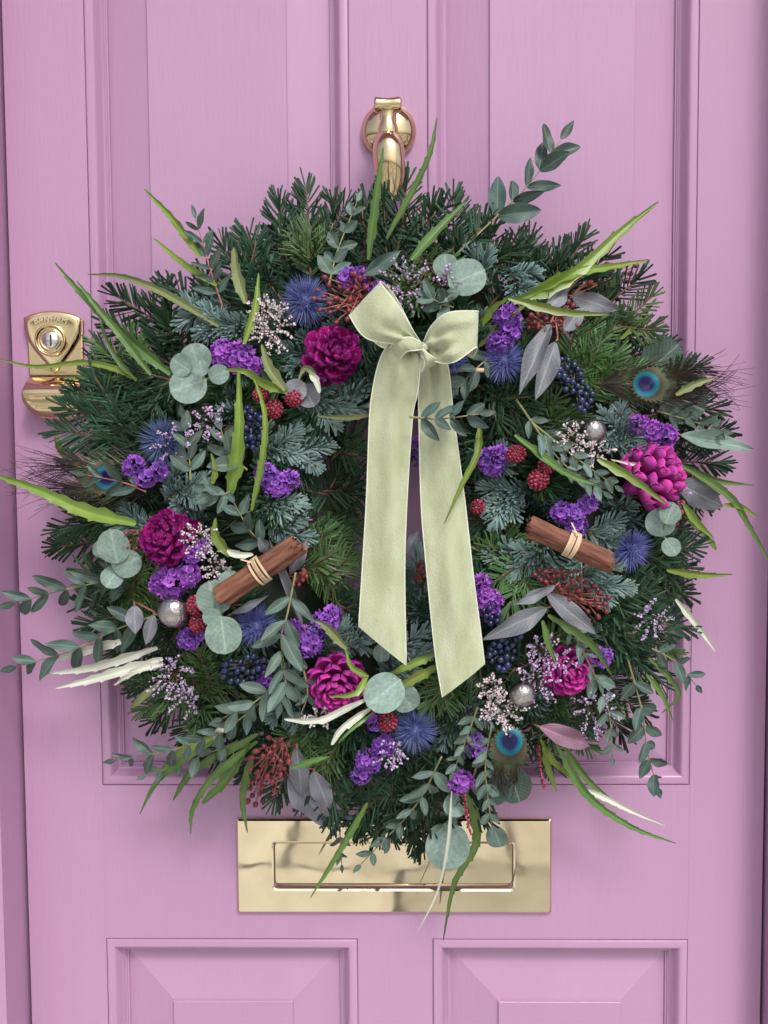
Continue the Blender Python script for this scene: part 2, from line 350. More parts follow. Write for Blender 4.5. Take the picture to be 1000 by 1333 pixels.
# bolection: small quirk, rounded nose, ogee down, fillet
MOULD = [(0.0000, 0.010), (0.0000, 0.0022), (0.0010, 0.0022), (0.0010, -0.0002)] + [(0.0010 + 0.0075 * (1 - math.cos(R(a))) , -0.0002 - 0.0022 * math.sin(R(a))) for a in range(15, 91, 15)] + \
        [(0.0085 + 0.0095 * t, -0.0024 + 0.0140 * (0.5 - 0.5 * math.cos(math.pi * t))) for t in (0.15, 0.3, 0.45, 0.6, 0.75, 0.9, 1.0)] + [(0.0180, 0.0130), (0.0195, 0.0130), (0.0195, 0.0150), (0.0215, 0.0150), (0.0215, 0.0200)]
for (x0, x1), z0, z1, bv, tag_ in ((ux[0], uz0, uz1, 0.050, 'u'), (ux[1], uz0, uz1, 0.050, 'u'), (lx[0], lz0, lz1, 0.058, 'l'), (lx[1], lz0, lz1, 0.058, 'l')):
    mo = ring_profile(x0, x1, z0, z1, MOULD)
    o = part('panel_moulding', mo.mesh('panel_moulding', True), M['door'], door)
    o.data.set_sharp_from_angle(angle=R(32)) if hasattr(o.data, 'set_sharp_from_angle') else None
    pm = ring_profile(x0, x1, z0, z1, [(0.0208, 0.0182), (0.0212 + bv * 0.93, 0.0052), (0.0214 + bv * 0.93, 0.0024), (0.0220 + bv * 0.93, 0.0018)])
    n = len(pm.v); pm.f.append((n - 4, n - 3, n - 2, n - 1))
    part('raised_panel', pm.mesh('raised_panel', False), M['door'], door)
# frame: reveals that stand proud of the door, head above
fr = empty('door_frame', Vector((xl, 0, 0)), 'shaded lilac painted door frame down the side of the door', 'door frame')
part('jamb', bevbox(xl - 0.11, xl - 0.0035, 0, 2.30, -0.062, 0.06).mesh('jamb', False), M['door'], fr)
part('jamb', bevbox(xr + 0.0035, xr + 0.11, 0, 2.30, -0.062, 0.06).mesh('jamb', False), M['door'], fr)
part('head', bevbox(xl - 0.0035, xr + 0.0035, Z1 + 0.003, 2.30, -0.062, 0.06).mesh('head', False), M['door'], fr)
part('door_stop', bevbox(xl - 0.0035, xl + 0.002, 0, Z1, TH + 0.002, 0.06).mesh('door_stop', False), M['door'], fr)
part('door_stop', bevbox(xr - 0.002, xr + 0.0035, 0, Z1, TH + 0.002, 0.06).mesh('door_stop', False), M['door'], fr)

hd = MB(); hd.box(xl - 0.40, xr + 0.40, -0.30, 0.06, 2.48, 2.55)  # out-of-view hood, added to shade the top of the door
part('shade_hood', hd.mesh('shade_hood', False), M['door'], fr)
# ---- letter plate (a part of the door, its flap a sub-part)
lp0 = P(310, 1186, 0); lp1 = P(718, 1064, 0)
LPm = MB()
def rrect(x0, x1, z0, z1, r, y, n=4):
    pts = []
    for cx, cz, a in ((x1 - r, z0 + r, -90), (x1 - r, z1 - r, 0), (x0 + r, z1 - r, 90), (x0 + r, z0 + r, 180)):
        for k in range(n + 1): pts.append((cx + r * math.cos(R(a + 90 * k / n)), y, cz + r * math.sin(R(a + 90 * k / n))))
    return pts
fx0, fx1 = P(357, 1120, 0).x, P(668, 1120, 0).x; fz1, fz0 = P(510, 1095, 0).z, P(510, 1155, 0).z
rows = [rrect(lp0.x, lp1.x, lp0.z, lp1.z, 0.0015, -0.0005), rrect(lp0.x + 0.0005, lp1.x - 0.0005, lp0.z + 0.0005, lp1.z - 0.0005, 0.0015, -0.0042),
        rrect(lp0.x + 0.0022, lp1.x - 0.0022, lp0.z + 0.0022, lp1.z - 0.0022, 0.0015, -0.0058),
        rrect(fx0 - 0.002, fx1 + 0.002, fz0 - 0.002, fz1 + 0.002, 0.005, -0.0058), rrect(fx0, fx1, fz0, fz1, 0.0045, -0.0045), rrect(fx0 + 0.0004, fx1 - 0.0004, fz0 + 0.0004, fz1 - 0.0004, 0.0045, -0.0006)]
LPm.grid(rows, True)
lp = part('letter_plate', LPm.mesh('letter_plate', False), M['brass_plate'], door, label='wide polished brass letter plate under the wreath')
fl = MB(); fl.grid([rrect(fx0 + 0.0012, fx1 - 0.0012, fz0 + 0.0052, fz1 - 0.0012, 0.0035, -0.0006), rrect(fx0 + 0.0012, fx1 - 0.0012, fz0 + 0.0052, fz1 - 0.0012, 0.0035, -0.0022), rrect(fx0 + 0.0018, fx1 - 0.0018, fz0 + 0.0058, fz1 - 0.0018, 0.0035, -0.0028)], True)
n = len(fl.v); fl.f.append(tuple(range(n - 20, n)))
def sub(name, me, m, parent, label=None):
    o = part(name, me, m, None, label=label); o.parent = parent; me.transform(Matrix.Translation(-Vector(door.location))); return o
sub('flap', fl.mesh('flap', False), M['brass_plate'], lp)
sl_ = MB(); sl_.tube([(fx0 + 0.003, -0.0035, fz0 + 0.0042), (fx1 - 0.003, -0.0035, fz0 + 0.0042)], 0.0013, 8)
sub('flap_lip', sl_.mesh('flap_lip'), M['brass'], lp)

# ---- knocker
kc = P(506, 172, 0.0); kr = S(35, 0)
rose = MB(); rose.lathe([(kr, 0.0), (kr * 1.0, 0.004), (kr * .99, 0.0056), (kr * .965, 0.0076), (kr * .90, 0.0102), (kr * .8, 0.0132), (kr * .65, 0.0164), (kr * .45, 0.0190), (kr * .2, 0.0204), (0.0001, 0.0207)], (kc.x, 0, kc.z), (0, -1, 0), 48)
kn = part('door_knocker', rose.mesh('door_knocker'), M['brass'], door, label='round brass door knocker above the wreath')
cp = P(505, 136, 0.05)
top = MB(); hw = S(17.5, .05)
prof = [(0.0001, -hw), (S(7, .05), -hw), (S(9.5, .05), -hw * .93), (S(9.8, .05), -hw * .8), (S(8.6, .05), -hw * .4), (S(8.2, .05), 0), (S(8.6, .05), hw * .4), (S(9.8, .05), hw * .8), (S(9.5, .05), hw * .93), (S(7, .05), hw), (0.0001, hw)]
top.lathe(prof, cp, (1, 0, 0), 28)
sub('pivot', top.mesh('pivot'), M['brass'], kn)
yk = MB()
a1 = P(505, 150, 0.048)
yk.lathe([(S(11, .05), S(-8, .05)), (S(9, .05), S(0, .05)), (S(9.5, .05), S(6, .05)), (S(12.5, .05), S(14, .05)), (S(13.5, .05), S(22, .05)), (S(12, .05), S(29, .05)), (S(11, .05), S(32, .05)), (S(15, .05), S(34, .05))], a1, (0, 0, -1), 28)
sub('knuckle', yk.mesh('knuckle'), M['brass'], kn)
stp = [P(505, 183, .046), P(505, 186, .050), P(506, 196, .054), P(508, 222, .052), P(510, 250, .044), P(512, 280, .036), P(513, 300, .030), P(514, 318, .028)]
st = MB(); st.tube(stp, [S(14, .05), S(19, .05), S(20.5, .05), S(20, .05), S(17.5, .05), S(15, .05), S(15, .05), S(13, .05)], 24)
sub('striker', st.mesh('striker'), M['brass'], kn)
nk = MB(); nk.tube([(kc.x, 0, kc.z), (kc.x, -0.040, kc.z + .012)], S(11, .03), 16)
sub('neck', nk.mesh('neck'), M['brass'], kn)

# ---- lock with finger pull
def L2(x, y, d):   # from the zoom of region (20,390)-(140,560), 7.843 px per px
    return P(20 + x / 7.843, 390 + y / 7.843, d)
def extr(pts, y0, y1, bev, name_=None):
    """pts in zoom coordinates, closed outline; y0 back, y1 front depth"""
    c = Vector((sum(p[0] for p in pts) / len(pts), sum(p[1] for p in pts) / len(pts)))
    m = MB(); W = [L2(x, y, 0) for x, y in pts]; cw = L2(c.x, c.y, 0)
    def ring(d, sh): return [(p.x + (cw.x - p.x) * sh, -d, p.z + (cw.z - p.z) * sh) for p in W]
    m.grid([ring(y0, 0), ring(y1 - bev, 0), ring(y1 - bev * .3, .02), ring(y1, .06)], True)
    n = len(m.v); k = len(W); m.f.append(tuple(range(n - k, n))); return m
def arc_pts(cx, cy, r, a0, a1, n): return [(cx + r * math.cos(R(a0 + (a1 - a0) * i / n)), cy - r * math.sin(R(a0 + (a1 - a0) * i / n))) for i in range(n + 1)]
body = [(132, 400), (152, 775), (706, 775), (705, 215), (640, 180), (520, 145), (400, 138), (280, 150), (180, 175), (135, 205)]
bm_ = extr(body[::-1], 0.0, 0.0045, 0.001)
lk = part('lock_plate', bm_.mesh('lock_plate', False), M['brass'], door, label='brass door lock with a finger pull on the left stile')
shield = [(108, 195), (180, 160), (290, 130), (400, 122), (510, 132), (620, 158), (692, 200), (690, 330), (675, 400), (610, 510), (530, 620), (425, 762), (320, 640), (230, 540), (160, 440), (118, 320)]
def domed(pts, prof):
    cx_, cy_2 = 400, 420; W = [L2(x, y, 0) for x, y in pts]; cw = L2(cx_, cy_2, 0); m = MB()
    m.grid([[(p.x + (cw.x - p.x) * sh, -d, p.z + (cw.z - p.z) * sh) for p in W] for d, sh in prof], True); n = len(m.v); k = len(W); m.f.append(tuple(range(n - k, n))); return m
sh2 = []
for i in range(len(shield)):
    a_, b_ = shield[i], shield[(i + 1) % len(shield)]
    sh2 += [a_, ((a_[0] + b_[0]) / 2, (a_[1] + b_[1]) / 2)]
sm = domed(sh2[::-1], [(.0046, 0), (.0070, .0), (.0082, .015), (.0090, .05), (.0098, .11), (.0103, .18), (.0098, .26), (.0100, .5)])
sub('shield', sm.mesh('shield'), M['brass'], lk)
cc = L2(400, 425, 0.0)
cy_ = MB(); q = S(20.5, 0)
cy_.lathe([(q, 0.010), (q * 1.0, 0.0135), (q * .93, 0.0150), (q * .86, 0.0146), (q * .80, 0.0120), (q * .74, 0.0115), (q * .66, 0.0138), (q * .6, 0.0142), (q * .52, 0.0130), (q * .50, 0.0118)], (cc.x, 0, cc.z), (0, -1, 0), 40)
sub('lock_collar', cy_.mesh('lock_collar'), M['brass'], lk)
c2 = MB(); c2.lathe([(q * .52, 0.010), (q * .52, 0.0135), (q * .47, 0.0145), (0.0001, 0.0146)], (cc.x, 0, cc.z), (0, -1, 0), 32)
sub('lock_cylinder', c2.mesh('lock_cylinder'), M['steel'], lk)
kh = MB(); kh.box(cc.x - 0.0006 + .0008, cc.x + 0.0009 + .0008, -0.0152, -0.0140, cc.z - q * .36, cc.z + q * .30)
sub('keyhole', kh.mesh('keyhole', False), M['black'], lk)
# curved finger pull below: a bent sheet coming forward and down
pull = MB(); rows = []
prof = [(785, .0045, 148, 690), (800, .012, 140, 688), (850, .020, 105, 665), (905, .0275, 75, 645), (935, .030, 60, 636), (960, .0300, 62, 634), (1010, .0290, 66, 632), (1060, .0275, 85, 632), (1120, .0250, 130, 630), (1170, .0215, 190, 620), (1205, .0180, 270, 610), (1222, .0150, 350, 580)]
for y, d, xa, xb in prof: rows.append([L2(xa + (xb - xa) * t, y, d - 0.0012 * abs(2 * t - 1) ** 10) for t in [i / 10 for i in range(11)]])
pull.grid(rows)
rows2 = [[p + Vector((0, 0.0025, 0)) for p in r] for r in rows]; pull.grid([list(reversed(r)) for r in rows2])
pull.grid([rows[-1], rows2[-1]]); pull.grid([[r[0] for r in rows2], [r[0] for r in rows]]); pull.grid([[r[-1] for r in rows], [r[-1] for r in rows2]])
o = sub('finger_pull', pull.mesh('finger_pull'), M['brass'], lk)
o.data.set_sharp_from_angle(angle=R(40))
# embossed maker's word on the arc of the shield
tcv = bpy.data.curves.new('txt', 'FONT'); tcv.body = 'BANHAM'; tcv.size = 1; tcv.extrude = 0.05; tcv.resolution_u = 2; tcv.space_character = 1.12
to = bpy.data.objects.new('txt', tcv); col.objects.link(to)
bpy.context.view_layer.update()
dg = bpy.context.evaluated_depsgraph_get(); tme = bpy.data.meshes.new_from_object(to.evaluated_get(dg)); bpy.data.objects.remove(to)
xs = [v.co.x for v in tme.vertices]; x0_, x1_ = min(xs), max(xs)
for v in tme.vertices:
    t = (v.co.x - x0_) / (x1_ - x0_); zz = v.co.y / 0.75; d = 0.0106 + v.co.z * 0.022
    cxp, rad = 395, 620
    an = R(90 + 16.5 - 33 * t); rr = rad - 75 + 68 * zz
    p = L2(cxp + rr * math.cos(an), 790 - rr * math.sin(an) - 5, 0); v.co = Vector((p.x, -d, p.z))
sub('lettering', tme, M['brass_plate'], lk)
tme.materials.clear(); tme.materials.append(M['brass_plate'])

# ------------------------------------------------------------------ wreath base and hanger
wb = MB(); c0 = P(CX, CY, 0.045); Rm = S(228, .045)
rows = []
for i in range(96):
    a = 2 * math.pi * i / 96; row = []
    for j in range(16):
        b = 2 * math.pi * j / 16; rr = 0.040 * (1 + 0.35 * mnoise.noise(Vector((math.cos(a) * 9, math.sin(a) * 9, j * .6))))
        ro = Rm + rr * 1.75 * math.cos(b)
        row.append((c0.x + ro * math.cos(a), -0.045 - rr * math.sin(b), c0.z + ro * math.sin(a)))
    rows.append(row)
rows.append(rows[0]); wb.grid(rows, True)
o = part('wreath_base', wb.mesh('wreath_base'), M['moss']); tag(o, 'dark moss covered ring under all the foliage of the wreath', 'wreath')
hb = MB()
for sx in (-1, 1): 
    hb.grid([[P(518 + sx * 1.5 + k, y, d) for k in (-1.6, 1.6)] for y, d in ((262, .066), (280, .062), (300, .055), (345, .05), (450, .06))])
tag(part('hanging_ribbon', hb.mesh('hanging_ribbon'), M['hang']), 'narrow lilac ribbon hanging the wreath from the brass knocker', 'ribbon')

# ------------------------------------------------------------------ fir sprigs
WC = P(CX, CY, .08)
def needles(path, npn, length, width, style, roll=0.0, fan=1.0):
    """vectorised needles along a 3D path; returns verts, faces, tone"""
    pts = np.array([tuple(p) for p in path]); m = len(pts)
    t = np.clip((np.arange(npn) + .5 + nrg.uniform(-.4, .4, npn)) / npn, .03, 1) ; seg = t * (m - 1); k = np.minimum(seg.astype(int), m - 2); fr_ = (seg - k)[:, None]
    pos = pts[k] * (1 - fr_) + pts[k + 1] * fr_
    tan = pts[k + 1] - pts[k]; tan /= np.linalg.norm(tan, axis=1)[:, None] + 1e-9
    cam_ = np.array([0, -1.0, 0]); side = np.cross(tan, cam_); side /= np.linalg.norm(side, axis=1)[:, None] + 1e-9
    up = np.cross(side, tan)
    if style == 'comb':    # two ranked, flattened, a little raised towards the viewer
        az = np.where(nrg.random(npn) < .5, 0, np.pi) + nrg.normal(0, 0.15, npn) ; az = np.where(nrg.random(npn) < 0.20, nrg.uniform(0.3, 2.8, npn), az)
    elif style == 'brush': az = nrg.uniform(-0.5, np.pi + 0.5, npn)
    else: az = nrg.uniform(0, 2 * np.pi, npn)
    az = az + roll
    rad = side * np.cos(az)[:, None] + up * np.sin(az)[:, None]
    al = np.radians(np.interp(t, [0, .7, 1], [62, 50, 20]) + nrg.normal(0, 3.5, npn)) * fan
    d = tan * np.cos(al)[:, None] + rad * np.sin(al)[:, None]
    L = length * np.interp(t, [0, .12, .8, 1], [.75, 1, .95, .72]) * nrg.uniform(.9, 1.08, npn)
    wv = np.cross(d, up + 0.35 * nrg.normal(0, 1, (npn, 3))); wv /= np.linalg.norm(wv, axis=1)[:, None] + 1e-9
    nn = np.cross(wv, d)
    curl = tan * (L * nrg.uniform(0.02, .16, npn))[:, None] + nn * (L * nrg.uniform(-.05, .08, npn))[:, None]
    w_ = width * nrg.uniform(.8, 1.15, npn)[:, None]
    def at(s): return pos + d * (L * s)[:, None] + curl * s * s
    V = np.stack([at(0), at(.18) - wv * w_ * .42, at(.18) + nn * w_ * .28, at(.18) + wv * w_ * .42, at(.95) - wv * w_ * .46, at(.95) + nn * w_ * .24, at(.95) + wv * w_ * .46, at(1.0)], 1).reshape(-1, 3)
    rpx = np.hypot(V[:, 0] - WC.x, V[:, 2] - WC.z) / 0.00080
    cap = np.maximum(.088, .03 + .085 * np.sqrt(np.maximum(0, 1 - ((rpx - 225) / 180) ** 2)) + .012)
    V[:, 1] = np.clip(V[:, 1], -cap, -0.002)
    base = (np.arange(npn) * 8)[:, None]
    q4 = np.array([[1, 4, 5, 2], [2, 5, 6, 3]]); q3 = np.array([[0, 1, 2], [0, 2, 3], [4, 7, 5], [5, 7, 6]])
    f4 = (base[:, :, None] + q4[None]).reshape(-1, 4); f3 = (base[:, :, None] + q3[None]).reshape(-1, 3)
    tone = np.repeat(nrg.uniform(0, 1, npn), 8)
    return V, f4, f3, tone
def npmesh(name, V, F4, F3, tone):
    me = bpy.data.meshes.new(name); nv = len(V); me.vertices.add(nv); me.vertices.foreach_set('co', V.astype(np.float32).ravel())
    nl = F4.size + F3.size; me.loops.add(nl); me.loops.foreach_set('vertex_index', np.concatenate([F4.ravel(), F3.ravel()]).astype(np.int32))
    np_ = len(F4) + len(F3); me.polygons.add(np_)
    st_ = np.concatenate([np.arange(len(F4)) * 4, len(F4) * 4 + np.arange(len(F3)) * 3]).astype(np.int32)
    me.polygons.foreach_set('loop_start', st_)
    me.polygons.foreach_set('use_smooth', [True] * np_)
    a = me.attributes.new('tone', 'FLOAT', 'POINT'); a.data.foreach_set('value', tone.astype(np.float32))
    me.update(calc_edges=True); me.validate(); return me
FIRG = {'D': ('dark green fir sprig', 'dark fir sprigs in the wreath'), 'G': ('bright green fir sprig', 'bright green fir sprigs in the wreath'), 'B': ('blue-green fir sprig', 'blue-green fir sprigs in the wreath')}
def fir(bx, by, tx, ty, kind='D', d0=None, d1=None, sides=2, bend=0.0, nlen=None, dens=1.0):
    if d0 is None: d0 = mound(bx, by) - 0.03
    if d1 is None: d1 = max(mound(tx, ty) - 0.01, 0.03)
    d0 = max(d0, .02)
    A = P(bx, by, d0); B = P(tx, ty, d1)
    ax = (B - A); ln = ax.length; perp = ax.cross(TOCAM).normalized()
    mid = A.lerp(B, .5) + perp * ln * bend + TOCAM * ln * 0.06
    kk = FIRG[kind]
    root = empty('fir_sprig', A, where((bx + tx) / 2, (by + ty) / 2, kk[0], tx + (tx - bx) * .0 + (tx - bx) * .5, ty + (ty - by) * .5), 'fir sprig', kk[1])
    paths = [(spline([A, mid, B], 10), 1.0)]
    for sidx in range(sides):
        s = 0.15 + 0.45 * (sidx / max(1, sides)) + rnd.uniform(0, .1)
        sg = 1 if sidx % 2 else -1
        o_ = A.lerp(mid, min(1, s * 2)) if s < .5 else mid.lerp(B, (s - .5) * 2)
        di = (ax.normalized() * math.cos(R(46)) + perp * sg * math.sin(R(46)) + TOCAM * rnd.uniform(-.1, .25)).normalized()
        l2 = ln * (0.60 - 0.35 * s) * rnd.uniform(.8, 1.15)
        e = o_ + di * l2
        if e.y > -0.012: e.y = -0.012
        paths.append((spline([o_, o_ + di * l2 * .5 + ax.normalized() * l2 * .03, e + ax.normalized() * l2 * .1], 6), .9))
    nl = nlen or {'D': 0.0280, 'G': 0.0220, 'B': 0.0170}[kind]; wd = {'D': 0.0025, 'G': 0.0018, 'B': 0.0019}[kind]
    per = {'D': 820, 'G': 1150, 'B': 2100}[kind] * dens
    sty = {'D': 'comb', 'G': 'comb', 'B': 'brush'}[kind]
    Vs, F4, F3, T, off = [], [], [], [], 0
    tw = MB()
    for pth, sc in paths:
        L_ = sum((pth[i + 1] - pth[i]).length for i in range(len(pth) - 1))
        n_ = max(14, int(L_ * per)); V, f4, f3, to_ = needles(pth, n_, nl * sc, wd, sty, nrg.normal(0, .25))
        Vs.append(V); F4.append(f4 + off); F3.append(f3 + off); T.append(to_); off += len(V)
        tw.tube(pth, [0.0017 - 0.0009 * i / (len(pth) - 1) for i in range(len(pth))], 5)
    me = npmesh('needles', np.concatenate(Vs), np.concatenate(F4), np.concatenate(F3), np.concatenate(T))
    part('needles', me, M[{'D': 'fir', 'G': 'firmid', 'B': 'firblue'}[kind]], root, kind='stuff')
    part('twig', tw.mesh('twig'), M['twig'], root)
#@@FIR
# outer ring, tips read off the photograph: (base) -> (tip), kind
OUT = [(412, 345, 398, 244), (385, 350, 362, 262), (440, 345, 432, 262), (350, 355, 322, 305), (330, 380, 300, 330), (470, 340, 478, 262), (505, 330, 530, 235), (515, 335, 500, 250),
       (600, 345, 590, 258), (585, 340, 562, 268), (625, 345, 640, 298), (655, 360, 690, 312), (690, 365, 735, 325), (710, 370, 762, 308), (745, 380, 790, 335), (775, 400, 832, 362),
       (790, 420, 850, 385), (790, 450, 850, 425), (800, 470, 868, 450), (830, 500, 905, 478), (850, 540, 930, 532), (860, 570, 945, 562), (860, 600, 940, 602), (850, 640, 915, 655),
       (830, 690, 895, 690), (820, 730, 895, 740), (815, 760, 895, 775), (810, 790, 890, 815), (805, 800, 880, 850), (790, 830, 860, 890), (780, 860, 838, 930), (760, 880, 810, 955),
       (730, 910, 770, 975), (690, 930, 720, 1000), (650, 950, 665, 1020), (610, 980, 622, 1060), (575, 985, 582, 1085), (555, 1000, 548, 1105), (520, 1000, 510, 1090), (490, 1000, 470, 1082),
       (455, 985, 430, 1068), (430, 965, 395, 1045), (405, 955, 358, 1040), (370, 940, 320, 1010), (330, 920, 280, 985), (300, 900, 240, 955), (260, 880, 185, 925), (240, 860, 178, 890),
       (215, 830, 150, 850), (190, 790, 112, 815), (190, 770, 108, 785), (190, 740, 110, 760), (180, 710, 72, 712), (190, 690, 80, 690), (190, 660, 90, 650), (190, 620, 95, 600),
       (190, 590, 75, 560), (200, 565, 85, 530), (200, 540, 95, 508), (215, 520, 130, 480), (220, 500, 125, 445), (230, 480, 140, 420), (235, 450, 150, 385), (250, 440, 185, 395),
       (270, 420, 222, 370), (290, 400, 250, 342), (320, 390, 290, 320), (840, 540, 905, 520), (840, 720, 905, 712), (560, 995, 600, 1095), (500, 995, 540, 1098), (460, 990, 468, 1075),
       (270, 870, 200, 940), (300, 905, 262, 972), (420, 340, 385, 275), (620, 350, 612, 285), (680, 360, 715, 340), (210, 680, 110, 668)]
for i, (a, b, c, d) in enumerate(OUT):
    k = 'D'
    if i in (32, 46, 16, 51, 28, 60): k = 'G'
    a += (CX - a) * .13; b += (CY - b) * .13
    if 62 <= i <= 72 and i % 2: continue
    fir(a, b, c, d, k, sides=(2, 1, 2, 0)[i % 4] if math.hypot(a - c, b - d) < 140 else 2, dens=.95, bend=rnd.uniform(-.08, .08), d1=rnd.uniform(.03, .075))
# named inner sprigs
INN = [(300, 395, 238, 420, 'B'), (330, 420, 262, 432, 'B'), (330, 600, 385, 560, 'B'), (360, 590, 425, 580, 'B'), (420, 540, 470, 505, 'B'), (380, 520, 455, 535, 'B'),
       (415, 860, 450, 815, 'B'), (440, 850, 480, 825, 'B'), (500, 860, 555, 820, 'B'), (560, 800, 530, 780, 'B'), (540, 770, 545, 720, 'B'), (665, 640, 645, 680, 'B'), (690, 640, 632, 635, 'B'), (830, 570, 785, 540, 'B'),
       (790, 580, 850, 590, 'B'), (760, 690, 825, 705, 'B'), (745, 745, 815, 765, 'B'), (720, 700, 670, 745, 'B'), (700, 730, 640, 725, 'B'), (600, 930, 650, 920, 'B'), (660, 350, 700, 385, 'B'), (640, 370, 615, 330, 'B'),
       (210, 690, 150, 680, 'B'), (215, 655, 265, 625, 'B'), (320, 665, 390, 655, 'B'), (350, 680, 400, 700, 'B'), (345, 900, 385, 870, 'B'), (760, 730, 690, 770, 'B'), (620, 620, 655, 585, 'B'), (500, 890, 540, 860, 'B'),
       (560, 350, 520, 390, 'G'), (545, 330, 575, 385, 'G'), (405, 360, 405, 295, 'G'), (400, 700, 478, 680, 'G'), (390, 735, 460, 745, 'G'), (395, 720, 440, 700, 'G'), (720, 480, 800, 425, 'G'), (730, 500, 800, 470, 'G'),
       (760, 520, 830, 480, 'G'), (140, 770, 205, 760, 'G'), (150, 790, 215, 745, 'G'), (210, 910, 290, 890, 'G'), (260, 920, 300, 860, 'G'), (590, 870, 560, 920, 'G'), (420, 940, 380, 985, 'G'), (450, 960, 400, 990, 'G'),
       (690, 690, 660, 800, 'G'), (660, 760, 660, 690, 'G'), (690, 820, 650, 770, 'D'), (620, 500, 680, 545, 'D'), (610, 530, 690, 560, 'D'), (640, 480, 700, 500, 'D'), (640, 560, 615, 600, 'D'), (600, 600, 640, 560, 'D'),
       (430, 600, 470, 570, 'D'), (420, 640, 472, 625, 'D'), (430, 780, 470, 800, 'D'), (640, 740, 622, 690, 'D'), (650, 790, 622, 760, 'D'), (640, 690, 612, 660, 'D'),
       (540, 820, 538, 770, 'D'), (400, 600, 335, 640, 'D'), (430, 645, 345, 620, 'D'), (380, 640, 335, 665, 'G'), (240, 525, 140, 540, 'D'), (240, 560, 150, 575, 'D'), (230, 600, 150, 590, 'D'), (250, 480, 175, 520, 'D'), (330, 560, 260, 560, 'D'), (330, 700, 300, 650, 'D'), (300, 430, 345, 480, 'D'), (420, 500, 395, 560, 'D'), (700, 650, 720, 590, 'D'), (560, 430, 610, 440, 'D'), (640, 850, 610, 890, 'D'), (700, 860, 640, 870, 'D'), (690, 840, 760, 850, 'G'), (330, 790, 330, 850, 'D'), (290, 780, 340, 830, 'D'), (480, 400, 500, 470, 'D'), (520, 420, 540, 500, 'D'), (460, 430, 480, 500, 'D'), (600, 470, 640, 450, 'D'), (790, 700, 850, 740, 'D'), (770, 760, 850, 790, 'D'), (760, 790, 820, 850, 'D'), (790, 770, 800, 860, 'D')]
for a, b, c, d, k in INN: fir(a, b, c, d, k, d0=mound(a, b) - .012, d1=mound(c, d) + rnd.uniform(-.005, .012), sides=3 if k != 'B' else 2, bend=rnd.uniform(-.1, .1))
# the dense body of the ring
n_f = 0
while n_f < 115:
    a = n_f * 2.39996 + rnd.uniform(-.2, .2); rr = 125 + 150 * math.sqrt(((n_f * 0.618) % 1))
    bx, by = CX + rr * math.cos(a), CY + rr * math.sin(a)
    ang = a + rnd.uniform(-1.1, 1.1) if rr > 150 else a + rnd.uniform(1.2, 1.9) * rnd.choice((-1, 1))
    l_ = rnd.uniform(75, 125)
    tx, ty = bx + l_ * math.cos(ang), by + l_ * math.sin(ang); n_f += 1
    if math.hypot(tx - CX, ty - CY) > 292: tx, ty = bx + (tx - bx) * .5, by + (ty - by) * .5
    if (rr < 150 and math.hypot(tx - CX, ty - CY) < 85): continue
    fir(bx, by, tx, ty, rnd.choice('DDDGGBB'), d0=mound(bx, by) - rnd.uniform(.02, .055), d1=mound(tx, ty) - rnd.uniform(.0, .035), sides=3, bend=rnd.uniform(-.12, .12))

# ------------------------------------------------------------------ leaves
def leaf_mesh(name, shape, fold=0.18, curl=0.15, wave=0.0, seed=0, m=None, nu=12):
    """unit leaf along +Y, width 1, normal +Z; petiole at the origin"""
    r_ = random.Random(seed); V = []; A = []
    us = [-1, -.6, -.12, 0, .12, .6, 1]
    for i in range(nu + 1):
        t = i / nu
        if shape == 'lance': wv = math.sin(math.pi * t ** 0.82) ** 0.9 * 0.5
        elif shape == 'round': wv = math.sqrt(max(0, 1 - (2 * t - 1) ** 2)) * 0.5
        elif shape == 'oval': wv = math.sin(math.pi * t ** 0.9) ** 0.72 * 0.5
        else: wv = math.sin(math.pi * t ** 1.25) ** 0.75 * 0.5       # obovate
        if i == 0: wv = 0.012
        if i == nu: wv = 0.004
        for u in us:
            x = u * wv
            z = fold * abs(x) * 1.0 + curl * (t - .45) ** 2 * -1 + (0.012 if abs(u) > .0 and abs(u) < .2 else 0) * -1 + wave * math.sin(t * 9 + u * 2 + seed) * abs(u) * wv
            V.append((x, t, z)); A.append(1.0 if u == 0 else (0.62 if abs(u) < .2 else 0.4 + 0.1 * r_.random()))
    f = []
    n = len(us)
    for i in range(nu):
        for j in range(n - 1): f.append((i * n + j, i * n + j + 1, (i + 1) * n + j + 1, (i + 1) * n + j))
    me = mesh(name, V, f, True, A)
    if m: me.materials.append(m)
    return me
LV = {}
for mk in ('euc', 'eucdark'):
    LV[mk] = [leaf_mesh('leaf', 'oval' if i % 3 else 'lance', fold=.1 + .1 * (i % 3), curl=(-.25, .1, .35, .2)[i % 4], wave=.12, seed=i, m=M[mk]) for i in range(6)]
def big_leaf(root, bx, by, tx, ty, wpx, mkey, shape='lance', d0=None, d1=None, tilt=.25, stem=True, curl=.18, wave=.15):
    d0 = mound(bx, by) + .012 if d0 is None else d0; d1 = mound(tx, ty) + .02 if d1 is None else d1
    a, b = P(bx, by, d0), P(tx, ty, d1); sd_ = rnd.randrange(1000)
    me = leaf_mesh('leaf', shape, fold=rnd.uniform(.08, .25), curl=curl * rnd.uniform(.4, 1.2), wave=wave, seed=sd_, m=M[mkey], nu=18)
    l = (b - a).length; wd = S(wpx, (d0 + d1) / 2)
    o = inst('leaf', me, frame(a, b - a, TOCAM + Vector((rnd.uniform(-tilt, tilt), 0, rnd.uniform(-tilt, tilt))), wd, l, l * .8), root)
    return o
EUCK = 'grey-green eucalyptus sprig'
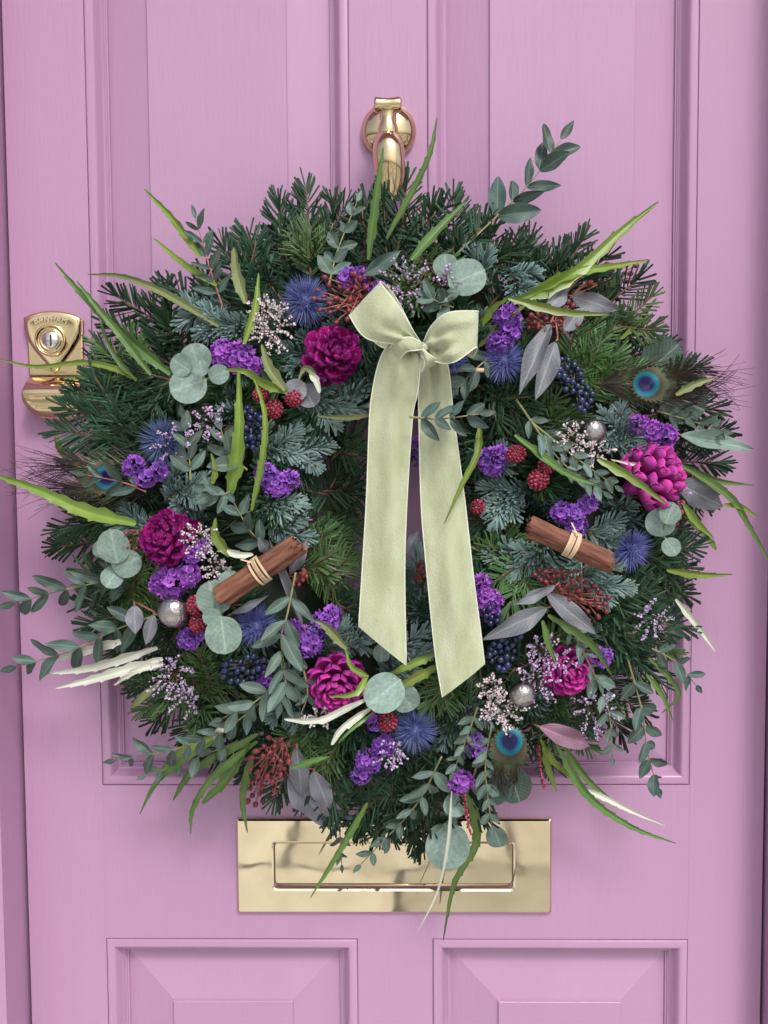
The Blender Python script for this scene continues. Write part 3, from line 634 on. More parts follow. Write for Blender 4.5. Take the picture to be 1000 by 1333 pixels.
def euc(pts, leaf, n=6, mk='euc', ds=None, ratio=.42, stemmat='gstem', kind=EUCK, s0=0.12):
    """pts base..tip in picture pixels; leaf length px; n pairs"""
    if ds is None: ds = [mound(x, y) + .022 for x, y in pts]
    W = spline([P(x, y, d) for (x, y), d in zip(pts, ds)], 24)
    (bx, by), (tx, ty) = pts[0], pts[-1]; mx_, my_ = pts[len(pts) // 2]
    root = empty('eucalyptus_sprig', W[0], where((bx + tx) / 2 if len(pts) == 2 else mx_, (by + ty) / 2 if len(pts) == 2 else my_, kind, (bx + tx) / 2 + (tx - bx) if len(pts) == 2 else mx_ + tx - bx, (by + ty) / 2 + (ty - by) if len(pts) == 2 else my_ + ty - by), 'eucalyptus sprig', 'eucalyptus sprigs in the wreath')
    st_ = MB(); st_.tube(W, [0.0012 - 0.0007 * i / 24 for i in range(25)], 6)
    part('stem', st_.mesh('stem'), M[stemmat], root)
    for k in range(n):
        s = s0 + (.98 - s0) * (k + .3) / n; i = min(int(s * 24), 23); p = W[i].lerp(W[i + 1], s * 24 - i); t = (W[i + 1] - W[i]).normalized()
        sdv = t.cross(TOCAM).normalized(); up_ = sdv.cross(t)
        if k % 2: sdv, up_ = (sdv * .75 + up_ * .65).normalized(), (up_ * .75 - sdv * .65).normalized()
        sz = leaf * 1.1 * (1 - .30 * s) * rnd.uniform(.85, 1.12)
        for sg in (-1, 1):
            an = R(rnd.uniform(38, 62) - 12 * s)
            d_ = (t * math.cos(an) + sdv * sg * math.sin(an) + TOCAM * rnd.uniform(-.12, .3)).normalized()
            l = S(sz, .1) * rnd.uniform(.85, 1.1)
            pp = p.copy()
            if (pp + d_ * l).y > -.01: d_.y = min(d_.y, 0)
            inst('leaf', rnd.choice(LV[mk]), frame(pp, d_, TOCAM + Vector((rnd.uniform(-.5, .5), 0, rnd.uniform(-.4, .5))), l * ratio * rnd.uniform(.85, 1.2), l, l * .7), root)
    # terminal leaf
    t = (W[-1] - W[-3]).normalized(); l = S(leaf * .6, .1)
    inst('leaf', LV[mk][0], frame(W[-1], t, TOCAM, l * ratio, l, l * .6), root)
#@@EUC
euc([(590, 335), (640, 288), (690, 238), (730, 182)], 52, 5, 'eucdark', [.09, .085, .075, .07], ratio=.38, s0=.34)
euc([(200, 740), (133, 757), (75, 770), (20, 785)], 48, 6, 'eucdark', [.1, .085, .075, .07], ratio=.36)
euc([(205, 800), (150, 820), (90, 848), (22, 868)], 48, 6, 'eucdark', [.11, .095, .085, .07], ratio=.36)
euc([(350, 905), (292, 950), (230, 975), (150, 990)], 36, 8, 'eucdark', [.13, .12, .10, .07], ratio=.36)
euc([(385, 745), (374, 800), (366, 830), (370, 865)], 50, 4, 'euc', [.15, .155, .155, .15], ratio=.31)
euc([(366, 860), (372, 888), (366, 915)], 44, 3, 'euc', [.145, .15, .14], ratio=.34)
euc([(360, 890), (330, 915), (290, 935)], 38, 3, 'euc', [.14, .14, .13], ratio=.38)
euc([(300, 640), (285, 645), (268, 640)], 32, 3, 'euc', ratio=.42)
euc([(190, 640), (160, 628), (112, 618)], 40, 3, 'eucdark', [.115, .11, .105], ratio=.28, stemmat='rstem')
euc([(248, 625), (246, 590), (238, 545)], 32, 4, 'euc', ratio=.42)
euc([(322, 612), (300, 592), (288, 560)], 36, 3, 'euc', ratio=.42)
euc([(290, 400), (272, 345), (255, 285)], 36, 6, 'eucdark', [.10, .095, .085], ratio=.30, stemmat='rstem')
euc([(428, 372), (440, 325), (465, 262)], 28, 5, 'euc', [.115, .10, .085], ratio=.45)
euc([(533, 543), (575, 545), (624, 539)], 36, 4, 'eucdark', [.180, .184, .176], ratio=.40)
euc([(650, 455), (620, 480), (597, 505)], 36, 3, 'eucdark', [.12, .135, .14], ratio=.40)
euc([(672, 520), (730, 600), (785, 640)], 27, 8, 'euc', ratio=.40)
euc([(690, 548), (750, 596), (800, 632)], 26, 6, 'euc', ratio=.40)
euc([(815, 850), (836, 926), (843, 978), (856, 1025)], 33, 6, 'eucdark', [.10, .085, .075, .06], ratio=.48)
euc([(765, 860), (792, 925), (797, 985)], 27, 5, 'euc', [.11, .10, .085], ratio=.42)
euc([(840, 840), (880, 862), (906, 892)], 32, 3, 'eucdark', [.09, .08, .06], ratio=.42)
euc([(622, 920), (607, 962), (590, 1005)], 24, 6, 'euc', [.12, .12, .11], ratio=.40)
euc([(640, 945), (632, 1000), (640, 1075)], 27, 7, 'euc', [.125, .11, .09], ratio=.45)
euc([(575, 985), (540, 1050), (470, 1125)], 31, 7, 'euc', [.11, .09, .07], ratio=.40)
euc([(435, 1040), (442, 1080), (445, 1125)], 25, 4, 'eucdark', [.07, .06, .05], ratio=.34, stemmat='rstem')
euc([(855, 535), (900, 548), (940, 560)], 30, 4, 'eucdark', [.09, .085, .075], ratio=.42)
euc([(350, 715), (325, 690), (305, 655)], 33, 3, 'eucdark', ratio=.42)
euc([(590, 400), (575, 395), (555, 385)], 28, 3, 'euc', [.13, .14, .145], ratio=.45)
euc([(310, 965), (260, 985), (190, 1010)], 27, 5, 'euc', [.10, .085, .07], ratio=.40)
euc([(620, 1000), (600, 1050), (565, 1085)], 26, 4, 'euc', [.10, .08, .06], ratio=.40)
euc([(735, 800), (760, 850), (780, 890)], 27, 5, 'euc', ratio=.30)
euc([(395, 870), (400, 905), (385, 945)], 27, 3, 'eucdark', ratio=.38)

# round silver dollar clusters: list of (cx,cy,r) leaves radiating from a node
def dollar(node, leaves, what='pale round silver-dollar eucalyptus leaves', mkey='round', dd=.02, own=None):
    nx, ny = node; d = mound(nx, ny) + dd
    root = empty('silver_dollar_eucalyptus', P(nx, ny, d), where(nx, ny, what, own=own), 'eucalyptus leaves', 'silver dollar eucalyptus in the wreath')
    tw = MB()
    for j, (cx, cy, r) in enumerate(leaves):
        dx, dy = cx - nx, cy - ny; l = math.hypot(dx, dy)
        if l < 1: dx, dy, l = 0, -1, 1
        ux_, uy_ = dx / l, dy / l
        bx, by = cx - ux_ * r, cy - uy_ * r; tx, ty = cx + ux_ * r, cy + uy_ * r
        dj = d + 0.006 * j
        big_leaf(root, bx, by, tx, ty, 2 * r * rnd.uniform(.92, 1.05), mkey, 'round', dj, dj + rnd.uniform(-.008, .010), tilt=.2, curl=.12, wave=.10)
        tw.tube([P(nx, ny, d - .006), P(bx, by, dj - .002)], [.0012, .0009], 5)
    part('stem', tw.mesh('stem'), M['gstem'], root)
dollar((266, 495), [(285, 487, 14), (255, 466, 20), (245, 502, 25), (236, 475, 15), (262, 479, 11)], 'cluster of five pale round silver-dollar leaves', own='the upper left round leaves')
dollar((582, 372), [(580, 346, 16), (608, 361, 26)], 'pair of pale round silver-dollar leaves', own='the top round leaves')
dollar((154, 738), [(146, 752, 15), (165, 733, 20), (148, 711, 23)], 'cluster of three round grey-green leaves')
dollar((288, 803), [(300, 760, 18), (279, 778, 23), (276, 803, 13), (291, 827, 25)], 'tall cluster of round grey-green leaves', dd=.03)
dollar((515, 890), [(527, 908, 20), (500, 902, 28)], 'pair of overlapping round blue-green leaves', dd=.025)
dollar((497, 838), [(497, 850, 12)], 'small round blue-green leaf')
dollar((590, 1065), [(583, 1102, 31)], 'large round grey-blue leaf hanging low', 'round', dd=.03)
dollar((640, 1070), [(647, 1089, 15)], 'small dark round leaf hanging', 'euc', dd=.03)
dollar((862, 695), [(860, 680, 19), (874, 712, 13), (872, 668, 15)], 'cluster of round blue-green leaves', dd=.03)
dollar((835, 490), [(862, 467, 30), (890, 520, 32)], 'pair of large dark round leaves', 'eucdark', dd=-.005)
dollar((395, 500), [(402, 515, 16), (385, 508, 15)], 'pair of wavy grey round leaves', 'purpleleaf', dd=.015)
dollar((660, 990), [(670, 1022, 24), (645, 1030, 18)], 'pair of dull round leaves behind the feather', 'eucdark', dd=-.01)
dollar((140, 735), [(132, 715, 12)], 'small round leaf edge-on')
dollar((610, 1000), [(592, 1048, 16)], 'small grey round leaf', 'round', dd=-.01)

# long grey-purple leaves
def gum(leaves, what, mkey='purpleleaf', own=None, dd=.026):
    bx, by = leaves[0][0:2]
    root = empty('gum_leaf_spray', P(bx, by, mound(bx, by) + dd), where((leaves[0][0] + leaves[0][2]) / 2, (leaves[0][1] + leaves[0][3]) / 2, what, own=own), 'gum leaves', 'long grey-purple gum leaves in the wreath')
    tw = MB()
    for a, b, c, d, wpx in leaves:
        big_leaf(root, a, b, c, d, wpx, mkey, 'lance', mound(a, b) + dd, mound(c, d) + dd + .008, tilt=.3)
        a0_, b0_, c0_, d0_ = leaves[0][:4]; nd = P(a0_ + (a0_ - c0_) * .12, b0_ + (b0_ - d0_) * .12, mound(a0_, b0_) + dd - .014)
        tw.tube(spline([P(a, b, mound(a, b) + dd), P(a + (a - c) * .08, b + (b - d) * .08, mound(a, b) + dd - .006), nd], 6), .001, 5)
    part('stem', tw.mesh('stem'), M['rstem'], root)
gum([(708, 406, 746, 352, 26)], 'single upright grey-purple gum leaf')
gum([(717, 420, 676, 512, 26), (724, 444, 698, 520, 28)], 'pair of hanging grey-purple gum leaves', dd=.03)
gum([(745, 386, 806, 404, 26), (735, 430, 760, 400, 22)], 'grey gum leaf pointing right among red seeds')
gum([(714, 791, 628, 834, 27), (712, 772, 777, 826, 26), (724, 762, 668, 788, 16)], 'trio of spread grey-purple gum leaves', dd=.03)
gum([(702, 946, 770, 972, 27)], 'reddish-purple veined gum leaf', 'redleaf')
gum([(880, 628, 943, 660, 36)], 'broad dark purple gum leaf pointing right')
gum([(376, 1010, 433, 1080, 38), (386, 975, 394, 1040, 27), (408, 1005, 430, 1055, 28)], 'trio of drooping grey gum leaves', dd=.02)
gum([(475, 358, 522, 326, 20)], 'narrow dark grey gum leaf behind the bow', 'eucdark')
gum([(378, 746, 401, 700, 18), (352, 720, 336, 700, 18)], 'pair of dull grey gum leaves')
gum([(175, 788, 176, 826, 24), (200, 800, 190, 840, 18)], 'pair of grey-mauve gum leaves hanging')
gum([(886, 566, 984, 585, 24)], 'long silver-grey gum leaf pointing right', 'round', dd=.03)
gum([(600, 375, 570, 395, 14), (560, 400, 595, 380, 14)], 'pair of small grey gum leaves above the bow', 'euc')
gum([(300, 800, 350, 775, 10)], 'thin curled mauve gum leaf')
gum([(395, 815, 350, 700, 12)], 'narrow grey leaf under the cinnamon')
gum([(530, 720, 545, 690, 16), (520, 740, 540, 760, 16)], 'pair of shadowed purple leaves in the hole', dd=.0)

# ------------------------------------------------------------------ serrated leaves
KN = {'lime': 'lime green serrated leaf', 'green': 'fresh green serrated leaf', 'olive': 'olive brown serrated leaf', 'pale': 'silvery white serrated leaf'}
def frond(pts, wpx, mk='lime', ds=None, teeth=None, kind=None, twist=.35, dd=.03, tiltv=None):
    """pts tip .. base"""
    pts = pts[::-1]                                # base first
    if ds is None: ds = [mound(x, y) + dd for x, y in pts]
    else: ds = ds[::-1]
    A = [P(x, y, d) for (x, y), d in zip(pts, ds)]
    L_ = sum((A[i + 1] - A[i]).length for i in range(len(A) - 1))
    wd = S(wpx, sum(ds) / len(ds))
    nt_ = teeth if teeth is not None else max(4, int(L_ / (wd * 1.15 + .004)))
    n = nt_ * 4; D_ = spline(A, 240); W = []
    for i in range(n + 1):
        q = min(1.0, (i // 4 + (0, .38, .74, .93)[i % 4]) / nt_) * 240; k = min(int(q), 239); W.append(D_[k].lerp(D_[k + 1], q - k))
    (bx, by), (tx, ty) = pts[0], pts[-1]; m_ = pts[len(pts) // 2] if len(pts) > 2 else ((bx + tx) / 2, (by + ty) / 2)
    nm = kind or KN[mk]
    mb = MB(); ph = rnd.uniform(0, 6); rows = []; att = []
    t0 = rnd.uniform(-.3, .3)
    for i, p in enumerate(W):
        s = i / n; t = (W[min(i + 1, n)] - W[max(i - 1, 0)]).normalized()
        nrm = TOCAM + Vector((math.sin(ph + s * 2.2) * twist, 0, math.cos(ph * 1.3 + s * 1.7) * twist)); nrm = (nrm - t * nrm.dot(t)).normalized()
        x = t.cross(nrm)
        env = min(1, (s + .12) * 3.2) * (1 - s ** 2.1) ** .9 * .5 * wd
        k = i % 4; tf = (0.72, 0.75, 0.78, 1.02)[k]; tf2 = (0.78, 1.0, 0.72, 0.74)[k]
        if wpx < 13: tf = 1 - (1 - tf) * .6; tf2 = 1 - (1 - tf2) * .6
        if wpx < 7: tf = tf2 = .9
        f_ = rnd.uniform(.96, 1.04)
        eL = env * (tf * f_) + 1e-4; eR = env * (tf2 * f_) + 1e-4
        rise = nrm * (-.30 * wd * .5)
        rows.append([p - x * eL + nrm * eL * .5, p - x * eL * .5 + nrm * eL * .10, p - x * wd * .045, p - nrm * wd * .03 , p + x * wd * .045, p + x * eR * .5 + nrm * eR * .10, p + x * eR + nrm * eR * .5])
        att += [.35, .42, .6, .95, .6, .42, .35]
    mb.grid(rows, False, att)
    for v in mb.v:
        if v.y > -.003: v.y = -.003
    o = part('serrated_leaf', mb.mesh('serrated_leaf'), M[mk]); 
    off = W[0].copy(); o.data.transform(Matrix.Translation(-off)); o.location = off
    tag(o, where(m_[0], m_[1], nm, m_[0] + tx - bx, m_[1] + ty - by), 'serrated leaf', 'serrated leaves in the wreath')
#@@FROND
frond([(72, 342), (100, 375), (150, 425), (190, 460), (222, 487)], 19, 'green', [.06, .07, .09, .11, .12], kind='broad arching green serrated leaf')
frond([(100, 366), (125, 398), (160, 440), (197, 488)], 14, 'green', [.075, .085, .10, .12])
frond([(128, 402), (138, 440), (155, 470), (175, 492)], 9, 'green', [.07, .08, .09, .1])
frond([(114, 357), (160, 360), (215, 382), (285, 425)], 12, 'olive', [.07, .075, .09, .11])
frond([(-12, 464), (45, 477), (110, 472), (155, 482), (178, 495)], 10, 'lime', [.075, .08, .085, .09, .1], kind='thin wavy lime serrated leaf crossing the lock')
frond([(83, 491), (125, 493), (165, 505)], 12, 'green', [.05, .06, .08])
frond([(-22, 612), (50, 638), (110, 665), (177, 682)], 24, 'lime', [.08, .09, .10, .12], kind='broad lime serrated leaf running off the picture')
frond([(188, 246), (225, 285), (262, 335)], 14, 'lime', [.06, .075, .1])
frond([(200, 310), (240, 345), (282, 372)], 12, 'lime', [.06, .08, .1])
frond([(305, 310), (308, 350), (320, 395)], 19, 'olive')
frond([(337, 355), (332, 400), (317, 448)], 13, 'lime')
frond([(499, 192), (489, 260), (480, 338)], 15, 'green', [.10, .095, .09])
frond([(569, 153), (560, 200), (540, 245), (503, 312)], 13, 'green', [.09, .09, .085, .08])
frond([(607, 262), (570, 300), (535, 338)], 18, 'green', [.09, .1, .12])
frond([(857, 263), (810, 300), (760, 345), (720, 372), (668, 392)], 24, 'lime', [.08, .09, .11, .12, .13], kind='broad lime serrated leaf rising')
frond([(846, 338), (790, 348), (740, 358), (682, 388)], 17, 'lime', [.08, .1, .115, .125])
frond([(792, 409), (730, 405), (662, 388)], 15, 'lime', [.14, .145, .14])
frond([(662, 388), (640, 402), (622, 430)], 13, 'lime', [.14, .13, .12])
frond([(690, 392), (655, 420), (622, 450)], 16, 'olive', [.13, .125, .115])
frond([(855, 388), (832, 415), (808, 440)], 12, 'lime')
frond([(932, 491), (905, 500), (880, 514)], 13, 'olive', [.12, .12, .12])
frond([(578, 682), (602, 630), (622, 590), (625, 548)], 11, 'lime', [.172, .172, .165, .14], kind='lime serrated leaf curling over the right ribbon tail')
frond([(311, 478), (312, 550), (307, 600), (298, 645)], 25, 'lime', [.15, .15, .14, .13], kind='stout upright lime serrated leaf')
frond([(293, 481), (320, 483), (345, 500), (374, 511)], 15, 'lime', [.155, .16, .15, .14])
frond([(328, 483), (345, 540), (342, 600), (328, 665)], 13, 'lime', [.155, .16, .16, .15])
frond([(341, 448), (350, 478), (371, 508)], 19, 'olive')
frond([(388, 496), (398, 479), (412, 488)], 10, 'olive')
frond([(412, 541), (450, 544), (482, 541)], 9, 'olive', [.13, .14, .15])
frond([(281, 674), (282, 698), (300, 724)], 20, 'lime')
frond([(275, 590), (280, 612), (277, 630)], 10, 'lime')
frond([(182, 1060), (200, 1025), (225, 1000), (280, 965)], 11, 'green', [.05, .06, .08, .1])
frond([(248, 1086), (252, 1050), (280, 1008), (335, 965)], 14, 'green', [.05, .06, .08, .1])
frond([(263, 1046), (295, 1015), (325, 965)], 22, 'green', [.06, .075, .1], teeth=3)
frond([(225, 1042), (255, 1000), (335, 955)], 18, 'green', [.055, .075, .11])
frond([(322, 1084), (316, 1035), (332, 975)], 12, 'green', [.06, .07, .10])
frond([(205, 1010), (235, 980), (290, 955)], 16, 'lime', [.06, .08, .1])
frond([(404, 1169), (440, 1110), (478, 1045)], 12, 'green', [.06, .07, .09])
frond([(577, 1224), (592, 1150), (619, 1100), (618, 1060), (605, 1030)], 17, 'green', [.05, .06, .07, .08, .1], kind='dark green leaf trailing below the letter plate')
frond([(543, 1215), (570, 1160), (583, 1100), (588, 1030)], 5, 'pale', [.05, .06, .08, .1], kind='thin pale leaf trailing over the letter plate')
frond([(866, 1075), (820, 1055), (790, 1040), (755, 1025)], 9, 'pale', [.05, .06, .065, .07])
frond([(775, 1035), (740, 1008), (720, 990), (704, 962)], 10, 'lime', [.065, .075, .09, .1])
frond([(880, 1098), (820, 1075), (765, 1035), (725, 970)], 14, 'green', [.05, .06, .07, .1])
frond([(797, 1042), (765, 1015), (732, 968)], 11, 'green', [.06, .07, .1])
frond([(725, 1031), (716, 1005), (708, 972)], 11, 'lime', [.06, .075, .1])
frond([(1008, 742), (975, 685), (948, 645), (885, 604)], 12, 'green', [.07, .08, .09, .1])
frond([(981, 632), (930, 624), (868, 598)], 11, 'green', [.08, .09, .1])
frond([(986, 673), (965, 660), (942, 657)], 9, 'lime', [.08, .085, .09])
frond([(954, 748), (910, 748), (868, 742)], 14, 'lime', [.07, .075, .09])
frond([(929, 701), (908, 680), (890, 656)], 12, 'lime', [.08, .09, .1])
frond([(868, 656), (820, 620), (778, 597)], 16, 'lime', [.15, .15, .145])
frond([(778, 631), (735, 615), (670, 566)], 14, 'green', [.145, .145, .14])
frond([(932, 849), (908, 815), (880, 780)], 10, 'pale', [.06, .07, .08])
frond([(798, 881), (770, 838), (714, 800)], 14, 'green')
frond([(725, 864), (714, 838), (706, 808)], 11, 'green')
frond([(862, 928), (884, 905), (870, 880), (845, 856)], 9, 'green', [.07, .075, .08, .09])
frond([(876, 938), (862, 905), (842, 878)], 9, 'green', [.07, .08, .09])
frond([(501, 881), (530, 868), (570, 850)], 14, 'lime', [.14, .142, .14])
frond([(500, 905), (532, 887), (572, 867)], 17, 'lime', [.14, .142, .14])
frond([(450, 846), (458, 868), (480, 881)], 9, 'lime', [.16, .16, .15])
frond([(429, 907), (462, 902), (478, 881)], 13, 'lime', [.165, .165, .15])
frond([(411, 808), (428, 818), (452, 845)], 17, 'olive')
frond([(370, 936), (415, 938), (476, 911)], 13, 'pale', [.145, .15, .15], teeth=2, kind='curved silvery white strap leaf')
frond([(431, 970), (448, 945), (482, 922)], 15, 'pale', [.15, .15, .14], teeth=2, kind='curved silvery white strap leaf')
frond([(440, 968), (460, 948), (485, 928)], 6, 'green', [.148, .148, .138])
frond([(56, 877), (120, 868), (205, 843)], 17, 'pale', [.08, .09, .10])
frond([(72, 896), (130, 882), (212, 858)], 17, 'pale', [.09, .10, .11])
frond([(148, 892), (180, 872), (212, 865)], 13, 'pale', [.10, .11, .115])
frond([(62, 862), (110, 848), (170, 832)], 15, 'pale', [.07, .08, .09])
frond([(170, 921), (182, 912), (208, 890)], 12, 'olive', [.09, .1, .11])
frond([(282, 970), (285, 950), (308, 935)], 14, 'pale', [.10, .12, .12], teeth=2)
frond([(73, 562), (76, 580), (88, 600)], 11, 'lime', [.05, .06, .07])
frond([(430, 985), (410, 990), (380, 1000)], 10, 'green')
frond([(330, 722), (312, 722), (296, 716)], 14, 'pale', teeth=2, dd=.035)
frond([(416, 512), (412, 496), (404, 486)], 12, 'pale', teeth=2, dd=.03)
frond([(795, 598), (830, 605), (845, 601)], 7, 'pale', dd=.03)
frond([(880, 662), (920, 700), (932, 716)], 9, 'lime', [.05, .05, .05])

# ------------------------------------------------------------------ blue thistles
def thistle(px, py, r, tilt=(0, 0), n=460):
    d = mound(px, py) + .012; c = P(px, py, d); ax = (TOCAM + Vector((tilt[0], 0, tilt[1]))).normalized()
    lab = {(398, 392): 'bright blue spiky thistle head at upper left beside red seeds', (212, 575): 'blue spiky thistle head beside the left peacock feather', (822, 715): 'blue spiky thistle head at the end of the right cinnamon bundle',
           (335, 815): 'dark blue thistle head below the left cinnamon bundle', (540, 950): 'muted blue thistle head under the bottom round leaves', (655, 470): 'dark blue thistle head behind the hanging gum leaves',
           (590, 470): 'shadowed blue thistle head right of the bow', (740, 870): 'dark blue thistle head at lower right'}[(px, py)]
    root = empty('thistle', c, lab, 'thistle', 'blue thistle heads in the wreath')
    R_ = S(r * 1.0, d); core = MB(); cv, cf = ICO2
    u = ax.orthogonal().normalized(); v = ax.cross(u)
    core.add([c + (u * p.x + v * p.y) * R_ * .32 + ax * p.z * R_ * .42 for p in cv], cf, .5)
    part('cone', core.mesh('cone'), M['thistlecore'], root)
    sp = MB()
    for i in range(n):
        z = 1 - 1.35 * (i + .5) / n; a = i * 2.39996; q_ = math.sqrt(1 - z * z)
        dr = (u * math.cos(a) * q_ + v * math.sin(a) * q_ + ax * z * .75).normalized(); dr = jit(dr, .13).normalized()
        L_ = R_ * (1.0 if z < .6 else .62) * rnd.uniform(.72, 1.15); b = c + dr * R_ * .28; e = c + dr * L_
        s_ = dr.orthogonal().normalized() * R_ * .018; s2 = dr.cross(s_).normalized() * R_ * .018; to_ = rnd.random(); md = b.lerp(e, .4)
        sp.add([b + s_ * .6, md + s_, md + s2, md - s_, md - s2, e, b - s_ * .6], [(0, 1, 2, 6), (0, 6, 4, 1), (1, 5, 2), (2, 5, 3), (3, 5, 4), (4, 5, 1), (6, 2, 3), (6, 3, 4)], [to_ * .4] + [to_] * 4 + [min(1, to_ + .3)] + [to_ * .4])
    part('bracts', sp.mesh('bracts', False), M['thistle'], root, kind='stuff')
for a in ((398, 392, 35), (212, 575, 34, (-.3, .1)), (822, 715, 30, (.5, -.3)), (335, 815, 32), (540, 950, 32), (655, 470, 30), (590, 470, 20)): thistle(*a)

# ------------------------------------------------------------------ statice
def floret_mesh(seed, mk):
    r_ = random.Random(seed); mb = MB(); n = 15; rows = []
    for k, (r, h) in enumerate(((.12, 0), (.38, .45), (.78, .75), (1.0, .82))):
        rows.append([((r * (1 + (.13 * math.sin(5 * 2 * math.pi * j / n + seed) + r_.uniform(-.1, .1)) * (k / 3))) * math.cos(2 * math.pi * j / n), (r * (1 + r_.uniform(-.08, .08) * k / 3)) * math.sin(2 * math.pi * j / n), h + (k / 3) ** 2 * (.30 * math.sin(7 * 2 * math.pi * j / n + seed * 2) + r_.uniform(-.12, .12))) for j in range(n)])
    mb.grid(rows, True, sum([[a] * n for a in (.0, .3, .6, .95)], []))
    me = mb.mesh('floret'); me.materials.append(M[mk]); return me
FM = {mk: [floret_mesh(i, mk) for i in range(5)] for mk in ('statice', 'statice2')}
cv, cf = ICO1; cm = mesh('centre', [v * .14 for v in cv], cf); cm.materials.append(M['calyx'])
def statice(blobs, what, mk='statice', own=None, dd=.022):
    """blobs: (px,py,radius px)"""
    px, py, _ = blobs[0]; c0_ = P(px, py, mound(px, py) + dd - .02)
    root = empty('statice_flower', c0_, what, 'flower cluster', 'violet statice flowers in the wreath')
    tw = MB()
    for bx, by, r in blobs:
        d = mound(bx, by) + dd - .008; c = P(bx, by, d); R_ = S(r, d)
        n = max(5, int(r * r / 15))
        for i in range(n):
            z = 1 - 1.0 * (i + .5) / n; a = i * 2.39996; q_ = math.sqrt(max(0, 1 - z * z))
            dr = Vector((math.cos(a) * q_, -z, math.sin(a) * q_)); dr = jit(dr, .2).normalized()
            p = c + Vector((dr.x, dr.y * .55, dr.z)) * R_ * rnd.uniform(.7, .95); fs = S(rnd.uniform(5.6, 7.6), d)
            m4 = frame(p - dr * fs * .5, dr.orthogonal(), dr, fs, fs, fs)
            inst('floret', rnd.choice(FM[mk]), m4, root)
            if rnd.random() < .18: inst('centre', cm, frame(p + dr * fs * .1, dr.orthogonal(), dr, fs, fs, fs), root)
        tw.tube([c, c + Vector((0, .03, 0))], .002, 5)
    part('stem', tw.mesh('stem'), M['green'], root)
statice([(290, 462, 20), (312, 466, 20), (328, 476, 13)], 'bright violet flower cluster covering the upper left round leaves', 'statice2')
statice([(176, 608, 15), (190, 622, 12), (208, 612, 12)], 'small violet flower pair beside the left peacock eye')
statice([(362, 630, 18), (345, 618, 14), (378, 625, 12)], 'violet flower cluster left of the hole, above the left cinnamon')
statice([(222, 758, 22), (245, 748, 16), (208, 760, 14)], 'rounded violet flower cluster between the left pine cone and bauble', 'statice2')
statice([(248, 720, 13), (262, 712, 10)], 'small violet flowers tucked under the left pine cone')
statice([(245, 832, 14), (258, 826, 9)], 'small violet cluster below the left bauble')
statice([(398, 835, 22), (422, 812, 16), (380, 822, 14), (432, 800, 12)], 'large violet flower cluster above the bottom pine cone')
statice([(480, 990, 17), (500, 970, 14), (488, 940, 10), (470, 1008, 12)], 'tall violet flower cluster hanging left of the bottom thistle')
statice([(600, 1018, 16)], 'single round violet flower head low over the green trailing leaf', 'statice2')
statice([(660, 415, 18), (665, 432, 14), (650, 448, 15)], 'violet flower cluster right of the bow')
statice([(640, 602, 19), (652, 592, 12)], 'violet flower cluster beside the right raspberries')
statice([(745, 672, 17), (765, 655, 12), (732, 668, 14), (750, 685, 14)], 'violet flower cluster just above the right cinnamon bundle')
statice([(848, 562, 17), (866, 568, 16), (832, 552, 12)], 'bright violet cluster below the right peacock feather', 'statice2')
statice([(634, 782, 20), (628, 760, 12), (640, 800, 12)], 'violet cluster touching the right edge of the right ribbon tail', 'statice2')
statice([(783, 855, 13)], 'small violet head beside the hidden lower right cone')
statice([(452, 362, 14), (468, 360, 12), (490, 375, 10)], 'violet flowers behind the red seeds near the bow')
statice([(540, 580, 10), (542, 598, 8)], 'shadowed violet flowers seen between the two ribbon tails')
statice([(340, 893, 8), (347, 888, 7)], 'tiny violet flowers below the left blue berries')
statice([(622, 975, 11), (618, 965, 9)], 'small violet flowers left of the bottom peacock eye')

# ------------------------------------------------------------------ fine limonium sprays
def spray(px, py, r, what, mk='waxwhite', dense=1.0, ang=None, dd=.028):
    d = mound(px, py) + dd; c = P(px, py, d); R_ = S(r, d)
    root = empty('sea_lavender', c - TOCAM * -0 + Vector((0, .02, 0)), what, 'sea lavender', 'fine sea lavender sprays in the wreath')
    tw = MB(); bl = MB(); nb = max(4, int(8 * dense))
    o_ = c + Vector((0, .025, 0))
    for i in range(nb):
        a = (ang + rnd.uniform(-.7, .7)) if ang is not None else i * 2 * math.pi / nb + rnd.uniform(-.2, .2)
        e = c + Vector((math.cos(a), rnd.uniform(-.25, .15), math.sin(a))) * R_ * rnd.uniform(.6, 1.1)
        pth = spline([o_, o_.lerp(e, .5) + Vector((rnd.uniform(-.1, .1), -.1, rnd.uniform(-.1, .1))) * R_ * 1.0, e], 8)
        tw.tube(pth, [.0007 - .0004 * k / 8 for k in range(9)], 4)
        for k in range(3, 9):
            for q_ in range(3):
                s_ = S(rnd.uniform(1.0, 1.9), d); pp = pth[k] + (pth[min(k + 1, 8)] - pth[k - 1]) * rnd.uniform(-.4, .4) + jit((0, 0, 0), S(2.6, d)); to_ = rnd.random()
                ax = jit(TOCAM, .8).normalized(); u = ax.orthogonal().normalized(); v = ax.cross(u); ro = rnd.uniform(0, 6)
                vs_ = [pp - ax * s_ * 1.1] + [pp + (u * math.cos(ro + j * 1.2566) + v * math.sin(ro + j * 1.2566)) * s_ * (1 if j % 1 == 0 else .5) + ax * s_ * .4 * rnd.uniform(0, 1) for j in range(5)] + [pp + ax * s_ * .15]
                bl.add(vs_, [(0, j + 1, (j + 1) % 5 + 1) for j in range(5)] + [(6, (j + 1) % 5 + 1, j + 1) for j in range(5)], [0] + [to_] * 5 + [.9])
    part('stems', tw.mesh('stems'), M['darkstem'], root); part('blossoms', bl.mesh('blossoms', False), M[mk], root, kind='stuff')
spray(352, 425, 34, 'white sea lavender spray left of the top pine cone', dense=2.6)
